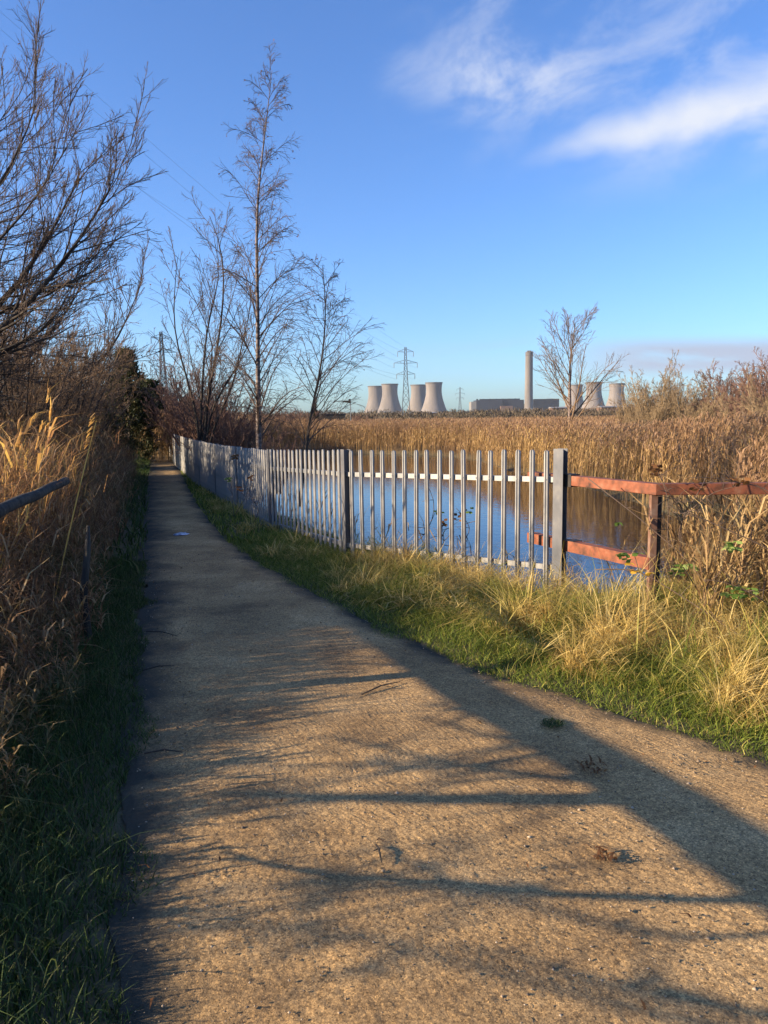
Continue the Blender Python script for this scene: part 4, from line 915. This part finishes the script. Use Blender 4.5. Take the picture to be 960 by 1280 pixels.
# fallen sticks and leaf litter on the path
GT = 'fallen twigs on the path'
for i, (x0, y0, x1, y1, lb) in enumerate([(183, 789, 222, 795, 'thin dark twig lying across the left edge of the path'), (178, 838, 218, 832, 'curved dark twig on the left edge of the path, just nearer than the first'),
                                     (452, 868, 500, 852, 'long thin twig lying on the sunlit part of the path'), (470, 1056, 477, 1078, 'short dark twig on the sunlit gravel'), (180, 942, 228, 940, 'dark twig lying on the shaded left of the path, nearest the viewer')]):
    a, b_ = gnd(x0, y0, .04), gnd(x1, y1, .04); w = MB(); mid = a.lerp(b_, .5) + Vector((0, 0.02, .008)); w.tube([Vector((0, 0, 0)), mid - a, b_ - a], [.004, .0045, .002], 6)
    w.tube([mid - a, mid - a + (b_ - a).cross(Vector((0, 0, 1))) * .2 + (b_ - a) * .1], [.003, .0015], 5)
    o = w.build('twig', M['bark'], None, True); o.location = a; tag(o, lb, 'twig', GT)
for i, (px, py, n, r, mt, lb) in enumerate([(755, 1068, 26, .05, 'leaf_brown', 'scatter of withered dark leaves on the sunlit gravel'), (690, 905, 160, .06, 'dark_green', 'small dark tuft of grass in the middle of the long shadow'), (740, 958, 30, .07, 'leaf_brown', 'withered leaves on the gravel by the right-hand verge')]):
    g = gnd(px, py, .04); S = Strands(); n_ = n; a = U_(0, 6.28, n_); rr = r * np.sqrt(RNG.random(n_)); B = np.stack([rr * np.cos(a), rr * np.sin(a), np.zeros(n_)], -1)
    S.add(B, U_(.02, .05, n_), .006 if i != 1 else .0025, U_(0, 6.28, n_), U_(.8, 1.6, n_), K=3, droop=.8)
    o = S.build('leaf_litter' if i != 1 else 'grass_tuft', M[mt]); o.location = g; tag(o, lb, 'leaves' if i != 1 else 'grass tuft')
# loose stones on the trodden surface
NS = 5200; yy_ = 1.5 + 8 * RNG.random(NS) ** 1.7; xx_ = edgeL(yy_) + (edgeR(yy_) - edgeL(yy_)) * RNG.random(NS); rs_ = RNG.uniform(.0022, .0055, NS) * np.where(RNG.random(NS) < .04, 1.9, 1)
octa = np.array([[1, 0, 0], [0, 1, 0], [-1, 0, 0], [0, -1, 0], [0, 0, .8], [0, 0, -.8]], float); of = np.array([[0, 1, 4], [1, 2, 4], [2, 3, 4], [3, 0, 4], [1, 0, 5], [2, 1, 5], [3, 2, 5], [0, 3, 5]])
SV = octa[None] * rs_[:, None, None] * RNG.uniform(.6, 1.4, (NS, 6, 1)) + np.stack([xx_, yy_, .026 + 0 * xx_], -1)[:, None]; SF = (np.arange(NS) * 6)[:, None, None] + of[None]
M['stone'] = strand('loose_stone', [(0.0, (0.07, 0.06, 0.055)), (0.6, (0.26, 0.19, 0.12)), (1.0, (0.4, 0.33, 0.25))], 0)
tag(npmesh('gravel', SV, None, SF.reshape(-1, 3), M['stone'], rnd=np.repeat(RNG.random(NS), 6)), kind='stuff')
# fallen leaves scattered thinly over the path: nobody would count these
S = Strands(); x, y = scatter(-3, 4, 1.6, 16, 22, lambda x, y: (x > edgeL(y) + .05) & (x < edgeR(y)) & (RNG.random(len(x)) < np.clip(.15 + .8 * np.exp(-np.minimum(x - edgeL(y), edgeR(y) - x) * 4), 0, 1)))
S.add(np.stack([x, y, x * 0 + .035], -1), U_(.012, .035, len(x)), .005, U_(0, 6.28, len(x)), 1.3, K=2, droop=.9); tag(S.build('leaf_litter', M['leaf_brown']), kind='stuff')

# ------------------------------------------------------------------ cooling towers
def cooling_tower():
    root = empty('cooling_tower'); H = 114.0; prof = []
    for i in range(25):
        z = 8 + (H - 8) * i / 24; zt = 88.0
        r = 26.5 * math.sqrt(1 + ((z - zt) / (52.0 if z < zt else 60.0)) ** 2)
        prof.append((r, z))
    inner = [(r - 1.2, z) for r, z in reversed(prof)]
    w = MB(); w.lathe(prof + inner, 56); w.build('shell', M['concrete'], root, True)
    rt = prof[-1][0]; w = MB(); w.lathe([(rt + .35, H - 3.2), (rt + 1.1, H - 3.0), (rt + 1.1, H + .3), (rt - 1.4, H + .3)], 56); w.build('rim', M['rim'], root)
    w = MB(); rb = prof[0][0]
    for k in range(36):
        a0 = 2 * math.pi * k / 36; a1 = 2 * math.pi * (k + .5) / 36; a2 = 2 * math.pi * (k + 1) / 36
        for u, v in ((a0, a1), (a2, a1)): w.beam(((rb + 1.5) * math.cos(u), (rb + 1.5) * math.sin(u), 0), (rb * math.cos(v), rb * math.sin(v), 8.4), .9)
    w.build('leg_ring', M['concrete'], root); return root
ctw = cooling_tower(); tag(ctw, None, 'cooling tower', 'cooling towers of the power station')
towers = [(469.5, 482.6, 'concrete cooling tower at the far left of the row, partly behind the next one'), (487.2, 480.0, 'second cooling tower from the left, standing in front of the leftmost one'),
          (523.0, 481.0, 'third cooling tower from the left, half hidden behind the tallest-looking one'), (542.3, 478.2, 'fourth cooling tower from the left, right of the big pylon'),
          (719.0, 481.0, 'cooling tower directly behind the bare birch in the reeds'), (742.5, 477.8, 'middle one of the three cooling towers right of the chimney'), (771.0, 479.4, 'rightmost cooling tower of the whole row')]
for i, (px, py, lb) in enumerate(towers):
    hz = 520 - (px - 480) * .014; D = 112.3 * F / (hz - py); q = at(px, py, D)
    o = ctw if i == 0 else copy_tree(ctw); o.location = (q.x, D, q.z - 114); o.rotation_euler.z = i * .7; tag(o, lb)

# chimney
D = 2430; q = at(661.5, 440, D); root = empty('chimney', (q.x, D, q.z - 200), 'very tall round concrete power station chimney with a dark top', 'chimney')
w = MB(); w.lathe([(14.5, 0), (12.8, 60), (12.0, 120), (11.6, 187)], 40); w.build('shaft', M['concrete'], root, True)
w = MB(); w.lathe([(11.75, 187), (11.75, 200), (9.5, 200), (9.5, 190)], 40); w.build('dark_band', M['rim'], root, True)
w = MB()
for k in range(4):
    a = k * math.pi / 2 + .4; w.tube([(4.6 * math.cos(a), 4.6 * math.sin(a), 185), (4.6 * math.cos(a), 4.6 * math.sin(a), 204)], 3.4, 16)
w.build('flue', M['rim'], root, True)
w = MB(); w.box((0, -17, 14), (22, 14, 20)); w.box((4, -20, 6), (34, 18, 12)); w.build('base_block', M['pale_roof'], root)
# power station halls
D = 2480; bl = at(589, 500, D); br = at(699, 499, D); zc = at(645, 499.6, D).z; root = empty('power_station', ((bl.x + br.x) / 2, D, 0), 'long blue grey power station building with stepped roofs at the foot of the chimney', 'building')
cx = (bl.x + br.x) / 2
def seg(x0, x1, ytop, dep, mt, nm, yo=0):
    A = at(x0, ytop, D + yo); B = at(x1, ytop, D + yo); w = MB(); w.box(((A.x + B.x) / 2 - cx, yo + dep / 2, (A.z) / 2), (B.x - A.x, dep, A.z)); return w.build(nm, mt, root)
seg(589, 595.5, 502.2, 60, M['pale_roof'], 'sunlit_end_block', 4)  # sunlight on this end is put into the paler material
seg(595.5, 628, 500.2, 80, M['cladding'], 'boiler_house')
seg(628.2, 655, 500.0, 80, M['cladding'], 'turbine_hall', 6)
seg(667, 699, 498.8, 70, M['cladding_dark'], 'boiler_house', 3)
seg(655.2, 666.8, 505, 60, M['cladding'], 'link_block', 10)
seg(600, 650, 498.8, 20, M['cladding_dark'], 'roof_monitor', 20)
w = MB()
for k in range(7):
    x_ = at(598 + k * 8, 499, D).x - cx; w.box((x_, 30, zc + 2), (5, 8, 5))
w.build('roof_vents', M['cladding_dark'], root)
seg(626, 641, 507.5, 16, M['brick'], 'annexe', -20)
# low sheds and warehouses near the towers
def warehouse(px0, px1, ytop, D, label, mt='pale_roof'):
    A, B = at(px0, ytop, D), at(px1, ytop, D); root = empty('warehouse', ((A.x + B.x) / 2, D, 0), label, 'warehouse', 'low warehouses by the cooling towers'); wd = B.x - A.x; h = max(A.z, 4)
    w = MB(); w.box((0, 10, h * .42), (wd, 24, h * .84)); w.build('wall', M['brick'] if mt == 'pale_roof' else M['cladding'], root)
    w = MB(); w.add([(-wd / 2 - 1, -3, h * .84), (wd / 2 + 1, -3, h * .84), (wd / 2 + 1, 23, h * .84), (-wd / 2 - 1, 23, h * .84), (-wd / 2 - 1, 10, h), (wd / 2 + 1, 10, h)], [(0, 1, 5, 4), (2, 3, 4, 5), (0, 4, 3), (1, 2, 5), (3, 2, 1, 0)]); w.build('roof', M[mt], root)
warehouse(690, 712, 508.5, 1100, 'low pale-roofed warehouse just right of the power station')
warehouse(752, 800, 507.5, 900, 'long pale-roofed warehouse below the rightmost cooling tower')
warehouse(610, 624, 516.2, 600, 'small white-roofed shed in the fields below the power station')
warehouse(527, 545, 517.5, 560, 'small white-roofed shed below the fourth cooling tower')
warehouse(377 / 4 + 380 - 0.0, 483, 514, 2300, 'small pale building at the foot of the second cooling tower')

# dark hut and pole
A, B = at(404, 518.6, 150), at(431, 518.6, 150); root = empty('hut', ((A.x + B.x) / 2, 150, -.6), 'long low dark hut with a stubby chimney at the far side of the reeds', 'hut')
w = MB(); w.box((0, 0, (A.z + .6) / 2), (B.x - A.x, 3, A.z + .6)); w.build('wall', M['dark_steel'], root)
w = MB(); w.box((0, 0, A.z + .68), (B.x - A.x + .3, 3.3, .16)); w.build('roof', M['cladding_dark'], root)
w = MB(); w.tube([(.1, 0, A.z + .7), (.1, 0, A.z + 1.25)], .18, 10); w.build('chimney', M['dark_steel'], root)
q = at(438, 498.7, 110); root = empty('sign_pole', (q.x, 110, -.6), 'thin tall pole with a dark flag-like board pointing left, right of the hut', 'pole')
w = MB(); w.tube([(0, 0, 0), (0, 0, q.z + .6)], .06, 8); w.build('pole', M['pylon'], root)
w = MB(); w.box((-.55, 0, q.z + .25), (1.05, .12, .26)); w.box((-.14, 0, q.z + .3), (.26, .14, .6)); w.build('board', M['dark_steel'], root)

# ------------------------------------------------------------------ pylons
def pylon():
    root = empty('electricity_pylon'); H = 46.0; w = MB()
    def half(z): return np.interp(z, [0, 27, 46], [2.8, 1.15, .5])
    zs = [0, 7, 13, 18, 22.5, 26.2, 29.3, 32.6, 36, 39.5, 43, 46]; th = .36
    for (sx, sy) in ((1, 1), (1, -1), (-1, -1), (-1, 1)):
        for a, b_ in zip(zs[:-1], zs[1:]): w.beam((sx * half(a), sy * half(a), a), (sx * half(b_), sy * half(b_), b_), th)
    for a, b_ in zip(zs[:-1], zs[1:]):
        ha, hb = half(a), half(b_)
        for f in ((1, 0), (0, 1)):
            for s in (-1, 1):
                def P(u, v, z): return (u, s * v, z) if f[0] else (s * v, u, z)
                w.beam(P(-ha, ha, a), P(hb, hb, b_), .2); w.beam(P(ha, ha, a), P(-hb, hb, b_), .14); w.beam(P(-hb, hb, b_), P(hb, hb, b_), .14)
    w.build('lattice_tower', M['pylon'], root)
    for z, r in ((29.0, 5.8), (36.0, 7.4), (43.0, 5.0)):
        w = MB(); h = half(z)
        for s in (-1, 1):
            for y_ in (-h, h): w.beam((s * h, y_, z), (s * r, 0, z + .2), .2); w.beam((s * h, y_, z + 1.9), (s * r, 0, z + .2), .18)
            for k in (.35, .65): xx = s * (h + (r - h) * k); w.beam((xx, 0, z + .1), (xx, 0, z + 1.9 * (1 - k) + .2), .12)
        arm = w.build('cross_arm', M['pylon'], root)
        for s in (-1, 1):
            w = MB(); w.tube([(s * r, 0, z + .1), (s * r, 0, z - 2.9)], .2, 6); w.build('insulator', M['pylon'], arm)
    return root
py_ = pylon(); tag(py_, None, 'pylon', 'electricity pylons')
DB = 44.3 * F / (519.6 - 434)
qB = at(506.8, 434, DB); py_.location = (qB.x, DB, qB.z - 46); tag(py_, 'tall lattice electricity pylon between the second and third cooling towers')
DC = 44.3 * F / (518.6 - 484); qC = at(575, 484, DC); o = copy_tree(py_); o.location = (qC.x, DC, qC.z - 46); tag(o, 'small distant electricity pylon left of the power station building')
qD = at(201, 415, 390); o = copy_tree(py_); o.location = (qD.x, 390, qD.z - 46); tag(o, 'faint electricity pylon above the far end of the path'); o.rotation_euler.z = .5
PA = Vector((-43.5, 71, 0.5)); o = copy_tree(py_); o.location = PA; tag(o, 'electricity pylon outside the view at the left, carrying the wires over the trees')
dirw = Vector((qB.x, DB, 0)) - PA; o.rotation_euler.z = math.atan2(dirw.y, dirw.x) + math.pi / 2; rzA = o.rotation_euler.z
root = empty('power_line', PA, 'high voltage wires sagging across the upper left sky towards the big pylon', 'power line')
cA, sA_ = math.cos(rzA), math.sin(rzA)
PB = Vector((qB.x, DB, qB.z - 46))
for (r, z) in [(5.8, 26.1), (7.4, 33.1), (5.0, 40.1), (-5.8, 26.1), (-7.4, 33.1), (-5.0, 40.1), (0, 46)]:
    a = PA + Vector((r * cA, r * sA_, z)); b_ = PB + Vector((r, 0, z)); pts = []; n = 60; sag = 3.0
    for i in range(n + 1):
        t = (i / n) ** 1.6; p_ = a.lerp(b_, t); p_.z -= 4 * sag * t * (1 - t); pts.append(p_ - PA)
    w = MB(); w.tube(pts, [.011 + .03 * (i / n) ** 1.2 for i in range(n + 1)], 4); w.build('wire', M['wire'], root)

# ------------------------------------------------------------------ distant tree lines
S = Strands(); rg = np.random.default_rng(77)
def treeline(y0, y1, nclump, hmin, hmax, x0f, x1f, nb=60, gap=.0):
    yy = rg.uniform(y0, y1, nclump); xx = yy * rg.uniform(x0f, x1f, nclump); dens = fbm(xx * .01, yy * .01, 3, 70); k = dens > gap; xx, yy = xx[k], yy[k]; n = len(xx)
    hh = rg.uniform(hmin, hmax, n); wd = hh * rg.uniform(.5, 1.1, n)
    for j in range(nb):
        u = rg.random(n) ** .7; a = rg.uniform(0, 6.28, n); rr = wd * np.sqrt(rg.random(n)) * np.sqrt(np.clip(1 - (u - .3) ** 2, .1, 1)); B = np.stack([xx + rr * np.cos(a), yy + rr * np.sin(a), hh * u * .85 - .5], -1)
        S.add(B, hh * rg.uniform(.12, .3, n), hh * .035, rg.uniform(0, 6.28, n), rg.uniform(.1, .8, n), K=2, waz=rg.normal(0, .8, n))
treeline(170, 300, 420, 1.6, 3.2, -.32, .6)
treeline(350, 700, 700, 2.5, 5.5, -.35, .6)
treeline(900, 2200, 1000, 6, 11, -.4, .6, nb=50)
treeline(130, 260, 160, 3, 7, -.42, -.27, nb=90)
tag(S.build('distant_treeline', M['far_scrub']), kind='stuff')
S = Strands()
S.add(np.array([[0., 0, 0]]), .1, .01, 0, 0)
# dark far fir behind the leaning birch
q = at(393, 505, 170); evergreen('fir_tree', (q.x, 170, -.5), q.z + .5, 1.0, 'dark little fir far off behind the leaning birch trunk', 207, 4000, True, .25)
# distant wooded rise on the far left of the horizon and right behind bushes
xs = np.linspace(-1, 1, 60); V = []; 
H1 = []
for j in range(8):
    for i in range(60): 
        xx = 1500 * xs[i] + 1500; yy = 2900 + 160 * j; V.append((xx, yy, max(-2, 34 * math.sin(math.pi * (i / 59)) * math.sin(math.pi * j / 7) * (1 + .25 * math.sin(i * .9)) - 1)))
Fh = [(j * 60 + i, j * 60 + i + 1, (j + 1) * 60 + i + 1, (j + 1) * 60 + i) for j in range(7) for i in range(59)]
tag(npmesh('hills', V, Fh, None, M['soil'], smooth=True), kind='structure')

# ------------------------------------------------------------------ haze
HAZE = 0.00005
w = MB(); w.box((400, 1500, 115), (4400, 3500, 234)); hz = w.build('haze', None); tag(hz, kind='stuff')
m = bpy.data.materials.new('haze'); m.use_nodes = True; nt = m.node_tree; nt.nodes.clear(); o = nt.nodes.new('ShaderNodeOutputMaterial'); v = nt.nodes.new('ShaderNodeVolumePrincipled')
v.inputs['Color'].default_value = (.82, .9, 1, 1); v.inputs['Density'].default_value = HAZE; v.inputs['Anisotropy'].default_value = .2; nt.links.new(v.outputs[0], o.inputs['Volume']); hz.data.materials.append(m)

# ------------------------------------------------------------------ sky
wd = bpy.data.worlds.new('World'); sc.world = wd; wd.use_nodes = True; nt = wd.node_tree; nt.nodes.clear()
out = nt.nodes.new('ShaderNodeOutputWorld'); bg = nt.nodes.new('ShaderNodeBackground'); sky = nt.nodes.new('ShaderNodeTexSky'); sky.sky_type = 'NISHITA'; sky.sun_disc = False
sky.sun_elevation = R(SUN_EL); sky.sun_rotation = math.atan2(sv.x, sv.y); sky.altitude = 10; sky.air_density = 1.0; sky.dust_density = 0.6; sky.ozone_density = 1.6
bg.inputs['Strength'].default_value = 0.095
tc = nt.nodes.new('ShaderNodeTexCoord'); sx = nt.nodes.new('ShaderNodeSeparateXYZ'); nt.links.new(tc.outputs['Generated'], sx.inputs[0])
def mth(op, a, b_=None, c=None, clamp=False):
    n = nt.nodes.new('ShaderNodeMath'); n.operation = op; n.use_clamp = clamp
    for i, v in enumerate((a, b_, c)):
        if v is None: continue
        if isinstance(v, (int, float)): n.inputs[i].default_value = v
        else: nt.links.new(v, n.inputs[i])
    return n.outputs[0]
yy = mth('MAXIMUM', sx.outputs['Y'], 0.05)
u = mth('DIVIDE', sx.outputs['X'], yy); vv = mth('DIVIDE', sx.outputs['Z'], yy)
front = mth('GREATER_THAN', sx.outputs['Y'], 0.05)
def sstep(x, a, b_):
    n = nt.nodes.new('ShaderNodeMapRange'); n.interpolation_type = 'SMOOTHSTEP'; n.inputs[1].default_value = a; n.inputs[2].default_value = b_; nt.links.new(x, n.inputs[0]); return n.outputs[0]
def uvnoise(su, sv_, scale, rot, detail, rough, off=0.0, dist=0.0):
    cb = nt.nodes.new('ShaderNodeCombineXYZ'); nt.links.new(u, cb.inputs[0]); nt.links.new(vv, cb.inputs[1]); cb.inputs[2].default_value = off
    r = nt.nodes.new('ShaderNodeVectorRotate'); r.rotation_type = 'Z_AXIS'; r.inputs['Angle'].default_value = -rot; nt.links.new(cb.outputs[0], r.inputs[0])
    mp = nt.nodes.new('ShaderNodeMapping'); mp.inputs['Scale'].default_value = (su, sv_, 1); nt.links.new(r.outputs[0], mp.inputs[0])
    return noise(nt, scale, detail, rough, mp.outputs[0], dist).outputs['Fac']
def uvp(px, py):
    d = ray(px, py); return d.x / d.y, d.z / d.y
# bright bank: a band rising to the right
(ua, va), (ub, vb) = uvp(645, 214), uvp(965, 118)
slope = (vb - va) / (ub - ua)
wig = uvnoise(3, 3, 2.2, 0, 3, .5, 3.0)
line = mth('SUBTRACT', vv, mth('ADD', mth('MULTIPLY_ADD', mth('SUBTRACT', u, ua), slope, va), mth('MULTIPLY_ADD', wig, .05, -.025)))
thick = mth('MULTIPLY_ADD', mth('SUBTRACT', u, ua), 0.07, 0.016)
band = mth('MULTIPLY', sstep(mth('DIVIDE', mth('ABSOLUTE', mth('SUBTRACT', line, .006)), thick), 1.35, 0.0), sstep(u, ua - .02, ua + .14))
lower = mth('MULTIPLY', sstep(line, -0.11, -.01), mth('MULTIPLY', sstep(line, .02, -.02), sstep(u, ua + .02, ua + .2)))
n1 = uvnoise(1.3, 2.6, 5.0, slope * .9, 8, .6, 1.0, .3)
cl1 = mth('MULTIPLY', band, sstep(n1, .05, .5))
cl1b = mth('MULTIPLY', lower, mth('MULTIPLY', sstep(n1, .3, .75), .5))
# soft high veil
n2 = uvnoise(1.0, 1.7, 6.5, .42, 8, .6, 7.3, .35); (uc, vc) = uvp(555, 95); (_, vd) = uvp(700, 190); (ue_, _) = uvp(480, 100)
veil = mth('MULTIPLY', sstep(n2, .38, .68), mth('MULTIPLY', sstep(u, uc - .1, uc + .1), sstep(vv, vd - .05, vd + .1)))
lump = mth('MULTIPLY', sstep(mth('POWER', mth('ADD', mth('POWER', mth('DIVIDE', mth('SUBTRACT', u, uvp(625, 95)[0]), .12), 2), mth('POWER', mth('DIVIDE', mth('SUBTRACT', vv, uvp(625, 95)[1]), .055), 2)), .5), 1.3, .1), sstep(n2, .3, .58))
puff = mth('MULTIPLY', mth('MULTIPLY', sstep(mth('ABSOLUTE', mth('SUBTRACT', u, uvp(500, 90)[0])), .05, 0), sstep(mth('ABSOLUTE', mth('SUBTRACT', vv, uvp(500, 90)[1])), .06, 0)), sstep(n2, .4, .7))
# low mauve bank near the horizon on the right
n3 = uvnoise(1, 7, 3.0, 0, 5, .55, 11.0, .3); (uf, vf) = uvp(880, 446)
low = mth('MULTIPLY', mth('MULTIPLY', sstep(mth('ABSOLUTE', mth('SUBTRACT', vv, vf)), .032, .008), sstep(u, uf - .22, uf - .05)), sstep(n3, .2, .42))
low2 = mth('MULTIPLY', mth('MULTIPLY', sstep(vv, .13, .06), sstep(vv, .0, .04)), mth('MULTIPLY', sstep(n3, .48, .72), sstep(u, -.1, .2)))
skyc = mixc(nt, 1.0, sky.outputs[0], (0.445, 0.675, 1.08), 'MULTIPLY')
f1 = mth('MULTIPLY', mth('MULTIPLY', mth('ADD', mth('ADD', mth('MULTIPLY', cl1, .75), cl1b), mth('ADD', mth('MULTIPLY', veil, .36), mth('ADD', mth('MULTIPLY', lump, .5), mth('MULTIPLY', puff, .2)))), front), 1.0, clamp=True)
c = mixc(nt, f1, skyc, (3.25, 3.45, 3.95))
f2 = mth('MULTIPLY', mth('MULTIPLY', mth('ADD', mth('MULTIPLY', low, .95), mth('MULTIPLY', low2, .3)), front), 1.0, clamp=True)
c = mixc(nt, f2, c, (2.05, 2.3, 2.95))
nt.links.new(c, bg.inputs[0]); nt.links.new(bg.outputs[0], out.inputs[0])

sc.view_settings.view_transform = 'Standard'; sc.view_settings.look = 'None'; sc.view_settings.gamma = 1; sc.view_settings.exposure = 1.4
sc.view_settings.use_curve_mapping = False
sc.render.engine = 'CYCLES'; cy = sc.cycles
cy.use_denoising = True; cy.max_bounces = 6; cy.diffuse_bounces = 3; cy.glossy_bounces = 3; cy.transmission_bounces = 3; cy.volume_bounces = 0; cy.sample_clamp_indirect = 4
sc.render.resolution_x = 768; sc.render.resolution_y = 1024
